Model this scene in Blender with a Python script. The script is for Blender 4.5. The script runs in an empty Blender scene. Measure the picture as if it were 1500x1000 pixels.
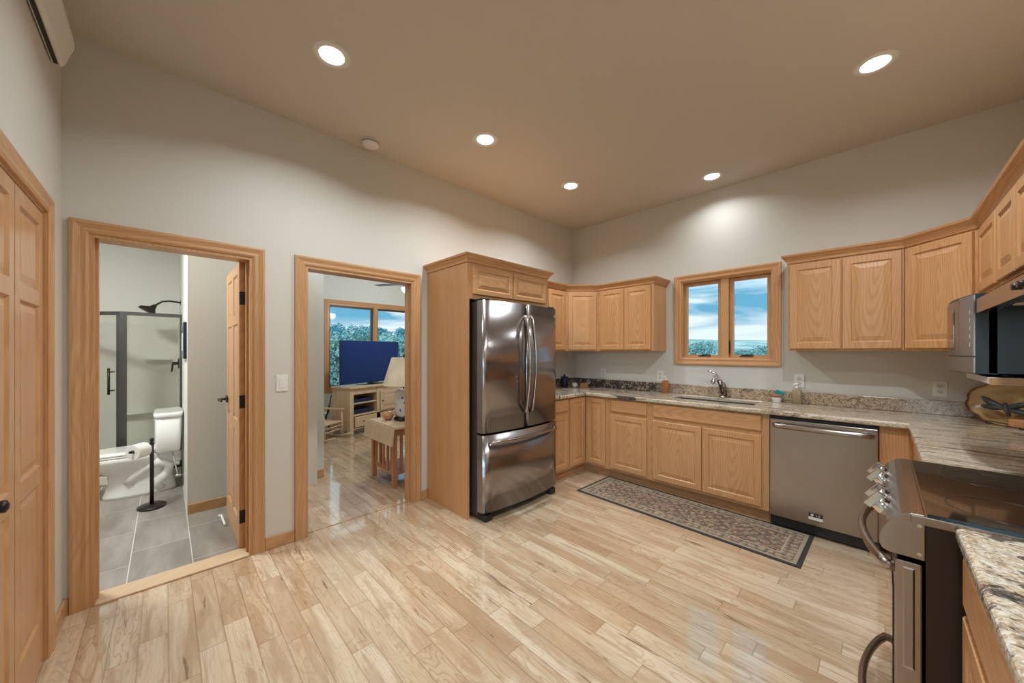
import bpy, bmesh, math, random
from mathutils import Vector, Matrix
random.seed(7)
PI = math.pi
S = bpy.context.scene
C = bpy.context.collection

# ------------------------------------------------------------------ camera
cam = bpy.data.cameras.new('camera'); camo = bpy.data.objects.new('camera', cam); C.objects.link(camo)
camo.location = (2.969, -4.073, 1.38)
camo.rotation_euler = (PI/2, 0, math.radians(45.85))
cam.sensor_width = 36; cam.lens = 522.8/1500*36
cam.shift_y = 14.5/1500
cam.clip_start = 0.02; cam.clip_end = 500
S.camera = camo
S.view_settings.view_transform = 'Standard'
S.view_settings.look = 'None'
S.view_settings.exposure = 0.0
S.view_settings.gamma = 1.0
S.view_settings.use_curve_mapping = False
try:
    S.cycles.use_denoising = True
    S.cycles.max_bounces = 10; S.cycles.diffuse_bounces = 5; S.cycles.glossy_bounces = 4
    S.cycles.caustics_reflective = False; S.cycles.caustics_refractive = False
    S.cycles.sample_clamp_indirect = 6
except Exception: pass

# ------------------------------------------------------------------ node helper
class NT:
    def __init__(s, tree): s.t = tree; s.n = tree.nodes; s.l = tree.links
    def put(s, inp, v):
        if v is None: return
        if hasattr(v, 'is_output') or isinstance(v, bpy.types.NodeSocket): s.l.new(v, inp)
        else:
            if hasattr(inp, 'default_value'):
                try: inp.default_value = v
                except Exception:
                    inp.default_value = (*v, 1.0)
    def math(s, op, a, b=None, c=None):
        n = s.n.new('ShaderNodeMath'); n.operation = op
        s.put(n.inputs[0], a); s.put(n.inputs[1], b); s.put(n.inputs[2], c)
        return n.outputs[0]
    def comb(s, x=0.0, y=0.0, z=0.0):
        n = s.n.new('ShaderNodeCombineXYZ')
        for i, v in enumerate((x, y, z)): s.put(n.inputs[i], v)
        return n.outputs[0]
    def sep(s, v):
        n = s.n.new('ShaderNodeSeparateXYZ'); s.put(n.inputs[0], v); return n.outputs[0], n.outputs[1], n.outputs[2]
    def coord(s, k='Object'): return s.n.new('ShaderNodeTexCoord').outputs[k]
    def noise(s, v, scale=5.0, detail=2.0, rough=0.5, dist=0.0, out='Fac'):
        n = s.n.new('ShaderNodeTexNoise'); s.put(n.inputs['Vector'], v)
        n.inputs['Scale'].default_value = scale; n.inputs['Detail'].default_value = detail
        n.inputs['Roughness'].default_value = rough; n.inputs['Distortion'].default_value = dist
        return n.outputs[out]
    def vor(s, v, scale=5.0, out='Distance', feat='F1', rnd=1.0):
        n = s.n.new('ShaderNodeTexVoronoi'); n.feature = feat; s.put(n.inputs['Vector'], v)
        n.inputs['Scale'].default_value = scale; n.inputs['Randomness'].default_value = rnd
        return n.outputs[out]
    def white(s, v):
        n = s.n.new('ShaderNodeTexWhiteNoise'); n.noise_dimensions = '3D'; s.put(n.inputs['Vector'], v)
        return n.outputs['Value'], n.outputs['Color']
    def ramp(s, f, stops, interp='LINEAR'):
        n = s.n.new('ShaderNodeValToRGB'); n.color_ramp.interpolation = interp
        e = n.color_ramp.elements
        while len(e) < len(stops): e.new(0.5)
        for i, (p, c) in enumerate(stops):
            e[i].position = p
            e[i].color = (*c, 1) if not isinstance(c, (int, float)) else (c, c, c, 1)
        s.put(n.inputs[0], f); return n.outputs[0]
    def mix(s, f, a, b, blend='MIX'):
        n = s.n.new('ShaderNodeMix'); n.data_type = 'RGBA'; n.blend_type = blend
        s.put(n.inputs[0], f)
        for i, v in ((6, a), (7, b)):
            if isinstance(v, tuple): n.inputs[i].default_value = (*v, 1) if len(v) == 3 else v
            else: s.put(n.inputs[i], v)
        return n.outputs[2]
    def bump(s, h, strength=0.2, dist=0.01):
        n = s.n.new('ShaderNodeBump'); n.inputs['Strength'].default_value = strength
        n.inputs['Distance'].default_value = dist; s.put(n.inputs['Height'], h); return n.outputs[0]

def mat(name, col=(0.5, 0.5, 0.5), rough=0.5, metal=0.0, coat=0.0, emit=None, build=None, alpha=None, spec=None):
    m = bpy.data.materials.new(name); m.use_nodes = True
    t = NT(m.node_tree); b = t.n['Principled BSDF']
    b.inputs['Base Color'].default_value = (*col, 1); b.inputs['Roughness'].default_value = rough
    b.inputs['Metallic'].default_value = metal; b.inputs['Coat Weight'].default_value = coat
    b.inputs['Coat Roughness'].default_value = 0.06
    if name == 'hickory_planks': b.inputs['Coat IOR'].default_value = 1.75
    if spec is not None: b.inputs['Specular IOR Level'].default_value = spec
    if emit: b.inputs['Emission Color'].default_value = (*emit[0], 1); b.inputs['Emission Strength'].default_value = emit[1]
    if build: build(t, b)
    m.diffuse_color = (*col, 1)
    return m

# ------------------------------------------------------------------ world (cloudy daylight sky)
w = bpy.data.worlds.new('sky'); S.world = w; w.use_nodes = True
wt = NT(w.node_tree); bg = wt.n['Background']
d = wt.coord('Generated'); dx, dy, dz = wt.sep(d)
elev = wt.ramp(dz, [(0.0, (0.86, 0.93, 0.97)), (0.10, (0.90, 0.96, 0.98)), (0.22, (0.52, 0.83, 0.97)), (0.6, (0.40, 0.72, 0.92))])
den = wt.math('ADD', wt.math('ABSOLUTE', dz), 0.12)
cv = wt.comb(wt.math('DIVIDE', dx, den), wt.math('DIVIDE', dy, den), 0.3)
c1 = wt.noise(cv, 1.3, 6, 0.55, 0.3)
cl = wt.ramp(c1, [(0.36, 0.0), (0.60, 1.0)])
skyc = wt.mix(cl, elev, (0.88, 0.94, 0.96))
c2 = wt.noise(wt.comb(wt.math('DIVIDE', dx, den), wt.math('DIVIDE', dy, den), 4.0), 1.0, 5, 0.5, 0.4)
dk = wt.math('MULTIPLY', wt.ramp(c2, [(0.40, 0.0), (0.56, 0.95)]), wt.ramp(dz, [(0.03, 0.0), (0.09, 1.0)]))
skyc = wt.mix(dk, skyc, (0.13, 0.42, 0.62))
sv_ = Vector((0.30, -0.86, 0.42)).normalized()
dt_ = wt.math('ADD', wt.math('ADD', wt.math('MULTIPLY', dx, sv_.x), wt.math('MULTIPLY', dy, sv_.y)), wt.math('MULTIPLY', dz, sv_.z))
glow = wt.math('ADD', 1.0, wt.math('MULTIPLY', wt.math('POWER', wt.math('MAXIMUM', dt_, 0.0), 4.0), 11.0))  # sky brightened behind the camera as added fill for the kitchen
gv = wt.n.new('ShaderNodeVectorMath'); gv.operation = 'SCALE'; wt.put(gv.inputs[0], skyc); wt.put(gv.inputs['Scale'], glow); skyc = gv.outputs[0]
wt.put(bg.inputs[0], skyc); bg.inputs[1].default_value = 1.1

# ------------------------------------------------------------------ lights of the rooms
H = 3.05
DOWN = [(0.817, -3.40), (0.805, -2.265), (0.798, -1.14), (1.855, -0.333), (2.951, -1.118), (2.951, -2.265), (2.951, -3.40), (2.95, -5.6), (4.6, -6.6), (2.2, -7.0)]  # those beyond the kitchen are added fill lamps, unseen behind the camera
def area(name, loc, size, power, col=(0.93, 1.0, 1.04), rot=(0, 0, 0), shape='DISK', sy=None, spread=None):
    l = bpy.data.lights.new(name, 'AREA'); l.shape = shape; l.size = size; l.energy = power; l.color = col
    if sy: l.size_y = sy
    if spread: l.spread = spread
    o = bpy.data.objects.new(name, l); C.objects.link(o); o.location = loc; o.rotation_euler = rot
    return o
POW = 13.0
for i, (x, y) in enumerate(DOWN):
    area('downlight_glow', (x, y, H-0.012), 0.11, POW*(0.35 if i == 3 else 0.6 if i == 4 else 1.8 if i == 5 else 1.0), spread=math.radians(165 if i in (5, 6) else 142))
def portal(name, loc, sx, sy, rot):
    o = area(name, loc, sx, 1, rot=rot, shape='RECTANGLE', sy=sy); o.data.cycles.is_portal = True
portal('portal_kitchen', (1.87, 0.14, 1.73), 0.85, 0.85, (-PI/2, 0, 0))
portal('portal_living', (-4.42, -0.97, 1.48), 1.9, 1.75, (PI/2, 0, -PI/2))
portal('portal_great', (5.35, -8.42, 1.5), 3.6, 2.6, (PI/2, 0, 0))

# ------------------------------------------------------------------ materials
def oak_build(base, dark, light, horizontal=False, amp=1.0):
    def f(t, b):
        o = t.coord(); x, y, z = t.sep(o)
        oi = t.n.new('ShaderNodeObjectInfo').outputs['Random']
        x = t.math('ADD', x, t.math('MULTIPLY', y, 0.7))
        u, v = (z, x) if horizontal else (x, z)
        off = t.math('MULTIPLY', oi, 23.0)
        # long cathedral figure: distance from a stretched axis
        wob = t.noise(t.comb(t.math('MULTIPLY', u, 3.0), t.math('MULTIPLY', v, 0.8), off), 1.0, 2, 0.5)
        uu = t.math('ADD', t.math('MULTIPLY', u, 9.0), t.math('MULTIPLY', t.math('SUBTRACT', wob, 0.5), 2.2))
        vv = t.math('MULTIPLY', t.math('ADD', v, t.math('MULTIPLY', t.math('SUBTRACT', oi, 0.5), 0.7)), 1.3)
        r = t.math('SQRT', t.math('ADD', t.math('MULTIPLY', uu, uu), t.math('MULTIPLY', vv, vv)))
        ring = t.math('SINE', t.math('MULTIPLY', r, 42.0))
        ring = t.math('POWER', t.math('ADD', t.math('MULTIPLY', ring, 0.5), 0.5), 2.0)
        por = t.noise(t.comb(t.math('MULTIPLY', u, 260.0), t.math('MULTIPLY', v, 5.0), off), 1.0, 3, 0.6)
        big = t.noise(t.comb(t.math('MULTIPLY', u, 14.0), t.math('MULTIPLY', v, 1.2), off), 1.0, 3, 0.5)
        c = t.mix(t.ramp(big, [(0.3, 0.0), (0.7, 1.0)]), base, light)
        c = t.mix(t.math('MULTIPLY', ring, 0.34*amp), c, dark)
        c = t.mix(t.math('MULTIPLY', t.ramp(por, [(0.48, 0.0), (0.72, 1.0)]), 0.45), c, dark)
        t.put(b.inputs['Base Color'], c)
        t.put(b.inputs['Normal'], t.bump(por, 0.06, 0.002))
    return f
OB, OD, OL = (0.57, 0.295, 0.128), (0.38, 0.16, 0.055), (0.64, 0.36, 0.17)
M = {}
M['oak'] = mat('oak', OB, 0.38, build=oak_build(OB, OD, OL))
M['oak_h'] = mat('oak_horizontal', OB, 0.38, build=oak_build(OB, OD, OL, True))
PB, PD, PL = (0.52, 0.285, 0.13), (0.34, 0.15, 0.055), (0.60, 0.35, 0.175)
M['pine'] = mat('pine', PB, 0.33, build=oak_build(PB, PD, PL, amp=0.8))
M['pine_h'] = mat('pine_horizontal', PB, 0.33, build=oak_build(PB, PD, PL, True, amp=0.8))
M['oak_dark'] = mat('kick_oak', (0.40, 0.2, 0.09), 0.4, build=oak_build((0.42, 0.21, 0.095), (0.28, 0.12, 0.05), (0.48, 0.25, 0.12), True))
TB, TD, TL = (0.50, 0.22, 0.10), (0.30, 0.11, 0.045), (0.56, 0.27, 0.13)
M['cherry'] = mat('cherry', TB, 0.25, build=oak_build(TB, TD, TL))
M['lightwood'] = mat('light_wood', (0.62, 0.44, 0.27), 0.4, build=oak_build((0.60, 0.43, 0.27), (0.42, 0.27, 0.15), (0.68, 0.52, 0.35)))

def wall_build(t, b):
    n = t.noise(t.coord(), 160.0, 2, 0.5)
    t.put(b.inputs['Normal'], t.bump(n, 0.08, 0.002))
M['wall'] = mat('wall_paint', (0.63, 0.61, 0.555), 0.75, build=wall_build)
M['ceil'] = mat('ceiling_paint', (0.58, 0.535, 0.47), 0.85, build=wall_build)
M['white_wall'] = mat('white_wall_paint', (0.76, 0.75, 0.70), 0.8, build=wall_build)

def floor_build(t, b):
    x, y, z = t.sep(t.coord())
    ry = t.math('ADD', t.math('MULTIPLY', y, 10.0), 0.63)
    row = t.math('FLOOR', ry); fy = t.math('FRACT', ry)
    rr, rc = t.white(t.comb(row, 3.7, 1.1))
    ln = t.math('ADD', 0.95, t.math('MULTIPLY', rr, 0.75))
    rx = t.math('ADD', t.math('MULTIPLY', x, ln), t.math('MULTIPLY', rr, 37.0))
    idx = t.math('FLOOR', rx); fx = t.math('FRACT', rx)
    pv, pc = t.white(t.comb(row, idx, 5.5))
    pr, pg, pb = t.sep(pc)
    base = t.ramp(pv, [(0.0, (0.68, 0.55, 0.40)), (0.3, (0.60, 0.46, 0.31)), (0.62, (0.525, 0.38, 0.24)), (0.84, (0.58, 0.44, 0.295)), (0.94, (0.50, 0.355, 0.225)), (1.0, (0.44, 0.295, 0.18))])
    zo = t.math('MULTIPLY', pg, 40.0)
    fig = t.noise(t.comb(t.math('MULTIPLY', x, 1.6), t.math('MULTIPLY', y, 11.0), zo), 1.0, 3, 0.55, 0.9)
    base = t.mix(t.math('MULTIPLY', t.ramp(fig, [(0.52, 0.0), (0.62, 1.0)]), 0.55), base, (0.40, 0.25, 0.14))
    base = t.mix(t.math('MULTIPLY', t.ramp(fig, [(0.32, 1.0), (0.45, 0.0)]), 0.5), base, (0.76, 0.65, 0.50))
    sw = t.noise(t.comb(t.math('MULTIPLY', x, 2.2), t.math('MULTIPLY', y, 9.0), t.math('ADD', zo, 9.0)), 1.0, 2, 0.5, 0.6)
    rings = t.math('SINE', t.math('MULTIPLY', sw, 95.0))
    base = t.mix(t.math('MULTIPLY', t.ramp(rings, [(0.45, 0.0), (1.0, 1.0)]), t.math('ADD', 0.1, t.math('MULTIPLY', pb, 0.45))), base, (0.36, 0.20, 0.10))
    gr = t.noise(t.comb(t.math('MULTIPLY', x, 5.0), t.math('MULTIPLY', y, 190.0), zo), 1.0, 3, 0.6)
    base = t.mix(t.math('MULTIPLY', t.ramp(gr, [(0.45, 0.0), (0.75, 1.0)]), 0.45), base, (0.40, 0.25, 0.14))
    # dark mineral streaks and knots
    st = t.noise(t.comb(t.math('MULTIPLY', x, 2.6), t.math('MULTIPLY', y, 30.0), t.math('ADD', zo, 3.0)), 1.0, 4, 0.65, 0.5)
    base = t.mix(t.math('MULTIPLY', t.ramp(st, [(0.635, 0.0), (0.70, 1.0)]), 0.8), base, (0.17, 0.085, 0.04))
    kn = t.vor(t.comb(t.math('MULTIPLY', x, 2.3), t.math('MULTIPLY', y, 6.0), zo), 1.0)
    base = t.mix(t.math('MULTIPLY', t.ramp(kn, [(0.03, 1.0), (0.14, 0.0)]), 0.6), base, (0.24, 0.125, 0.06))
    ex = t.math('MINIMUM', fx, t.math('SUBTRACT', 1.0, fx)); ex = t.math('DIVIDE', ex, ln)
    ey = t.math('MULTIPLY', t.math('MINIMUM', fy, t.math('SUBTRACT', 1.0, fy)), 0.1)
    e = t.math('MINIMUM', ex, ey)
    seam = t.ramp(e, [(0.0006, 1.0), (0.0018, 0.0)])
    base = t.mix(t.math('MULTIPLY', seam, 0.6), base, (0.22, 0.12, 0.06))
    t.put(b.inputs['Base Color'], base)
    h = t.math('SUBTRACT', t.math('MULTIPLY', gr, 0.08), seam)
    t.put(b.inputs['Normal'], t.bump(h, 0.25, 0.0015))
    t.put(b.inputs['Roughness'], t.math('ADD', 0.14, t.math('MULTIPLY', gr, 0.10)))
M['floor'] = mat('hickory_planks', (0.7, 0.5, 0.3), 0.2, build=floor_build, coat=0.9)

def tile_build(t, b):
    x, y, z = t.sep(t.coord())
    ry = t.math('DIVIDE', t.math('ADD', y, 4.24), 0.296); row = t.math('FLOOR', ry); fy = t.math('FRACT', ry)
    rx = t.math('DIVIDE', t.math('ADD', x, t.math('MULTIPLY', row, 0.2)), 0.6); fx = t.math('FRACT', rx); ix = t.math('FLOOR', rx)
    pv, pc = t.white(t.comb(row, ix, 2.2))
    n = t.noise(t.comb(t.math('MULTIPLY', x, 1.5), t.math('MULTIPLY', y, 6.0), t.math('MULTIPLY', pv, 9.0)), 1.0, 5, 0.6)
    c = t.ramp(n, [(0.3, (0.19, 0.165, 0.145)), (0.5, (0.27, 0.24, 0.21)), (0.7, (0.37, 0.335, 0.30))])
    ex = t.math('MULTIPLY', t.math('MINIMUM', fx, t.math('SUBTRACT', 1.0, fx)), 0.6)
    ey = t.math('MULTIPLY', t.math('MINIMUM', fy, t.math('SUBTRACT', 1.0, fy)), 0.296)
    s = t.math('MAXIMUM', t.ramp(ey, [(0.0022, 1.0), (0.003, 0.0)]), t.math('MULTIPLY', t.ramp(ex, [(0.001, 1.0), (0.0016, 0.0)]), 0.7))
    t.put(b.inputs['Base Color'], t.mix(s, c, (0.72, 0.70, 0.66)))
M['tile'] = mat('grey_floor_tile', (0.3, 0.28, 0.27), 0.3, build=tile_build)

def granite_build(axis):
    def f(t, b):
        o = t.coord(); x, y, z = t.sep(o)
        st = t.comb(t.math('MULTIPLY', x, 1.3), t.math('MULTIPLY', y, 11.0), t.math('MULTIPLY', z, 11.0)) if axis == 'x' else (t.comb(t.math('ADD', t.math('MULTIPLY', x, 5.0), t.math('MULTIPLY', y, 2.0)), t.math('MULTIPLY', y, 5.0), z) if axis == 'n' else o)
        a = t.noise(st, 2.2 if axis == 'x' else 4.0, 5, 0.6, 1.2)
        g = t.noise(o, 70.0, 4, 0.7)
        v = t.vor(t.comb(t.math('ADD', x, t.math('MULTIPLY', g, 0.01)), y, z), 150.0 if axis != 's' else 130.0, 'Color')
        vr, vg, vb = t.sep(v)
        base = t.ramp(a, [(0.34, (0.16, 0.13, 0.12)), (0.43, (0.50, 0.36, 0.22)), (0.49, (0.60, 0.50, 0.36)), (0.56, (0.70, 0.64, 0.53)), (0.64, (0.52, 0.42, 0.28))])
        sp = t.ramp(vr, [(0.0, (0.03, 0.028, 0.03)), (0.10, (0.08, 0.065, 0.06)), (0.18, (0.26, 0.15, 0.07)), (0.45, (0.45, 0.34, 0.22)), (0.7, (0.66, 0.58, 0.48)), (1.0, (0.80, 0.76, 0.70))])
        c = t.mix(0.34 if axis == 'x' else (0.45 if axis == 'n' else 0.8), base, sp)
        k = t.noise(t.comb(t.math('MULTIPLY', x, 0.75), t.math('MULTIPLY', y, 8.0), z) if axis == 'x' else o, 2.4 if axis == 'x' else 13.0, 6, 0.66, 1.4)
        c = t.mix(t.math('MULTIPLY', t.ramp(k, [(0.555, 0.0), (0.60, 1.0)]), 0.88), c, (0.035, 0.032, 0.035))
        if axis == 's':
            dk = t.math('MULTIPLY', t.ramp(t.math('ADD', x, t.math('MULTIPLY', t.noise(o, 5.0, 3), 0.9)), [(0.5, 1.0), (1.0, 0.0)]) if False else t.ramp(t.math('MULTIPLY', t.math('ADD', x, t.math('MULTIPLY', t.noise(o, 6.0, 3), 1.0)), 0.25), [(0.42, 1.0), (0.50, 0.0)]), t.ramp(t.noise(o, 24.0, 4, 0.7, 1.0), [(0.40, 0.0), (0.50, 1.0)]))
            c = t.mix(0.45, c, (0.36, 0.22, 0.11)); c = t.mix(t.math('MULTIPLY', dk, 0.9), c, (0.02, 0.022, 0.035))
        t.put(b.inputs['Base Color'], c)
    return f
M['granite'] = mat('granite', (0.5, 0.45, 0.4), 0.12, build=granite_build('x'), coat=0.2)
M['granite_n'] = mat('granite_near', (0.5, 0.45, 0.4), 0.12, build=granite_build('n'), coat=0.2)
M['granite_s'] = mat('granite_splash', (0.45, 0.35, 0.25), 0.18, build=granite_build('s'))

def steel_build(horizontal):
    def f(t, b):
        x, y, z = t.sep(t.coord())
        v = t.comb(t.math('MULTIPLY', x, 3.0 if horizontal else 400.0), t.math('MULTIPLY', y, 3.0 if horizontal else 400.0), t.math('MULTIPLY', z, 400.0 if horizontal else 3.0))
        n = t.noise(v, 1.0, 2, 0.5)
        t.put(b.inputs['Roughness'], t.math('ADD', 0.21, t.math('MULTIPLY', n, 0.03)))
    return f
M['steel'] = mat('stainless_steel', (0.40, 0.345, 0.31), 0.25, 1.0, build=steel_build(True))
M['dark_steel'] = mat('fridge_steel', (0.34, 0.31, 0.31), 0.22, 1.0, build=steel_build(True))
M['bronze_steel'] = mat('bronze_steel', (0.30, 0.235, 0.20), 0.3, 0.85)
M['chrome'] = mat('chrome', (0.72, 0.72, 0.73), 0.12, 1.0)
M['fridge_side'] = mat('fridge_side', (0.07, 0.065, 0.06), 0.45, 0.3)
M['black'] = mat('black_plastic', (0.012, 0.012, 0.014), 0.35)
M['gloss_black'] = mat('black_glass', (0.012, 0.009, 0.008), 0.06, coat=0.4)
M['bronze'] = mat('dark_bronze', (0.035, 0.028, 0.025), 0.35, 0.6)
M['hinge'] = mat('hinge_black', (0.02, 0.02, 0.022), 0.4, 0.5)
M['white'] = mat('white_plastic', (0.78, 0.77, 0.74), 0.4)
M['ivory'] = mat('ivory_plastic', (0.66, 0.62, 0.56), 0.5)
M['porcelain'] = mat('porcelain', (0.83, 0.82, 0.79), 0.08, coat=0.5)
M['paper'] = mat('paper', (0.82, 0.80, 0.77), 0.9)
M['shower_frame'] = mat('shower_frame', (0.10, 0.10, 0.095), 0.4, 0.7)
M['surround'] = mat('acrylic_surround', (0.74, 0.73, 0.68), 0.2)
M['range_side'] = mat('range_side', (0.045, 0.03, 0.024), 0.28, 0.4)
M['lens'] = mat('lamp_lens', (1, 1, 1), 0.5, emit=((1, 0.97, 0.92), 6.0))
M['trim_white'] = mat('trim_white', (0.75, 0.73, 0.69), 0.45)
M['amber'] = mat('amber_soap', (0.42, 0.14, 0.04), 0.15, coat=0.5)
M['soap2'] = mat('tan_soap', (0.36, 0.29, 0.19), 0.15, coat=0.5)
M['teal'] = mat('teal_sponge', (0.0, 0.30, 0.33), 0.9)
M['sponge_rim'] = mat('ceramic_rim', (0.36, 0.19, 0.11), 0.3)
M['navy'] = mat('navy_ceramic', (0.01, 0.015, 0.05), 0.15)
M['screen'] = mat('tv_screen', (0.003, 0.022, 0.12), 0.10, coat=0.0, spec=0.4)
M['cord'] = mat('cord', (0.02, 0.02, 0.02), 0.5)
M['leather'] = mat('grey_cloth', (0.25, 0.25, 0.27), 0.8)
def glass_build(tint, f0):
    def f(t, b):
        out = t.n['Material Output']; t.n.remove(b)
        tr = t.n.new('ShaderNodeBsdfTransparent'); tr.inputs[0].default_value = (*tint, 1)
        gl = t.n.new('ShaderNodeBsdfGlossy'); gl.inputs['Roughness'].default_value = 0.02
        fr = t.n.new('ShaderNodeFresnel'); fr.inputs[0].default_value = 1.45
        bf = t.n.new('ShaderNodeNewGeometry').outputs['Backfacing']
        mx = t.n.new('ShaderNodeMixShader'); t.l.new(t.math('MULTIPLY', t.math('MULTIPLY', fr.outputs[0], f0), t.math('SUBTRACT', 1.0, bf)), mx.inputs[0])
        t.l.new(tr.outputs[0], mx.inputs[1]); t.l.new(gl.outputs[0], mx.inputs[2]); t.l.new(mx.outputs[0], out.inputs[0])
    return f
M['glass'] = mat('window_glass', (0.8, 0.9, 1), build=glass_build((0.93, 0.98, 1.0), 0.22))
M['shower_glass'] = mat('shower_glass', (0.8, 0.85, 0.85), build=glass_build((0.95, 0.95, 0.93), 1.0))

def rug_build(t, b):
    x, y, z = t.sep(t.coord())           # local: centre origin, half size HX, HY
    HX, HY = 0.872, 0.293
    ex = t.math('SUBTRACT', HX, t.math('ABSOLUTE', x)); ey = t.math('SUBTRACT', HY, t.math('ABSOLUTE', y))
    e = t.math('MINIMUM', ex, ey)
    o = t.comb(x, y, 0.0)
    v1 = t.vor(o, 11.0, 'Distance', rnd=0.25); v2 = t.vor(o, 48.0, 'Color')
    r, g, bb = t.sep(v2)
    spk = t.ramp(r, [(0.0, (0.05, 0.045, 0.05)), (0.25, (0.10, 0.07, 0.06)), (0.4, (0.20, 0.09, 0.055)), (0.6, (0.36, 0.27, 0.17)), (0.8, (0.42, 0.33, 0.22)), (1.0, (0.5, 0.42, 0.3))], 'CONSTANT')
    field = t.ramp(v1, [(0.10, (0.55, 0.47, 0.35)), (0.16, (0.10, 0.06, 0.05)), (0.25, (0.45, 0.37, 0.26)), (0.33, (0.30, 0.10, 0.07)), (0.45, (0.10, 0.085, 0.07)), (0.60, (0.36, 0.27, 0.17))])
    field = t.mix(0.4, field, spk)
    v3 = t.vor(o, 19.0, 'Distance', rnd=0.3)
    bord = t.ramp(v3, [(0.10, (0.25, 0.07, 0.05)), (0.20, (0.50, 0.41, 0.28)), (0.35, (0.42, 0.34, 0.23)), (0.5, (0.20, 0.14, 0.10))])
    bord = t.mix(0.35, bord, spk)
    c = t.ramp(e, [(0.0, 0.0)])
    k1 = t.ramp(e, [(0.1249, 0.0), (0.1251, 1.0)], 'LINEAR')
    c = t.mix(k1, bord, field)
    ln = t.math('LESS_THAN', t.math('ABSOLUTE', t.math('SUBTRACT', e, 0.125)), 0.005)
    c = t.mix(ln, c, (0.45, 0.38, 0.27))
    ln2 = t.math('LESS_THAN', e, 0.048); c = t.mix(ln2, c, (0.38, 0.31, 0.21))
    ln3 = t.math('LESS_THAN', e, 0.026); c = t.mix(ln3, c, (0.035, 0.033, 0.035))
    n = t.noise(o, 400.0, 2, 0.6)
    c = t.mix(t.math('MULTIPLY', n, 0.25), c, (0.05, 0.04, 0.04))
    t.put(b.inputs['Base Color'], c); t.put(b.inputs['Normal'], t.bump(n, 0.4, 0.003))
M['rug'] = mat('woven_rug', (0.3, 0.22, 0.15), 0.95, build=rug_build)
def porc_build(t, b):
    o = t.coord(); v = t.vor(o, 16.0, 'Distance'); n = t.noise(o, 60.0, 3, 0.6)
    k = t.math('ADD', v, t.math('MULTIPLY', n, 0.4))
    t.put(b.inputs['Base Color'], t.ramp(k, [(0.34, (0.05, 0.10, 0.33)), (0.44, (0.70, 0.71, 0.70))]))
M['delft'] = mat('blue_white_ceramic', (0.6, 0.65, 0.7), 0.15, build=porc_build)
M['shade'] = mat('pleated_shade', (0.78, 0.66, 0.48), 0.8, build=lambda t, b: t.put(b.inputs['Normal'], t.bump(t.math('SINE', t.math('MULTIPLY', t.math('ARCTAN2', t.sep(t.coord())[0], t.sep(t.coord())[1]), 60.0)), 0.4, 0.004)))
M['gourd'] = mat('gourd', (0.62, 0.30, 0.13), 0.3)
def platter_build(t, b):
    x, y, z = t.sep(t.coord())
    n = t.noise(t.comb(t.math('MULTIPLY', x, 8), y, t.math('MULTIPLY', z, 20)), 1.0, 3)
    t.put(b.inputs['Base Color'], t.ramp(n, [(0.3, (0.36, 0.22, 0.09)), (0.7, (0.55, 0.38, 0.18))]))
M['platter'] = mat('glazed_platter', (0.5, 0.33, 0.15), 0.25, build=platter_build)
M['rim'] = mat('platter_rim', (0.22, 0.08, 0.035), 0.3)
M['ornament'] = mat('verdigris_metal', (0.07, 0.08, 0.075), 0.45, 0.5)
M['foliage'] = mat('juniper_foliage', (0.10, 0.20, 0.17), 0.9, build=lambda t, b: t.put(b.inputs['Base Color'], t.ramp(t.noise(t.coord(), 2.5, 3), [(0.3, (0.04, 0.12, 0.125)), (0.7, (0.24, 0.34, 0.28))])))
M['far_foliage'] = mat('far_foliage', (0.08, 0.2, 0.22), 0.9, build=lambda t, b: t.put(b.inputs['Base Color'], t.ramp(t.noise(t.coord(), 1.5, 3), [(0.3, (0.035, 0.15, 0.19)), (0.7, (0.09, 0.25, 0.27))])))  # distance haze painted in as a bluer foliage colour
M['bark'] = mat('bark', (0.16, 0.12, 0.09), 0.9)
def ground_build(t, b):
    o = t.coord(); x, y, z = t.sep(o)
    n = t.noise(o, 0.6, 6, 0.65); f = t.noise(o, 0.09, 5, 0.7)
    c = t.ramp(n, [(0.35, (0.30, 0.33, 0.26)), (0.5, (0.46, 0.45, 0.37)), (0.65, (0.62, 0.60, 0.53))])
    r = t.math('SQRT', t.math('ADD', t.math('MULTIPLY', x, x), t.math('MULTIPLY', y, y)))
    c = t.mix(t.math('MULTIPLY', t.ramp(f, [(0.42, 0.0), (0.52, 0.8)]), t.math('MULTIPLY', t.math('MINIMUM', t.math('DIVIDE', r, 60.0), 1.0), 1.0)), c, (0.14, 0.22, 0.20))
    t.put(b.inputs['Base Color'], c)
M['ground'] = mat('dry_ground', (0.45, 0.42, 0.35), 0.95, build=ground_build)

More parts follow.
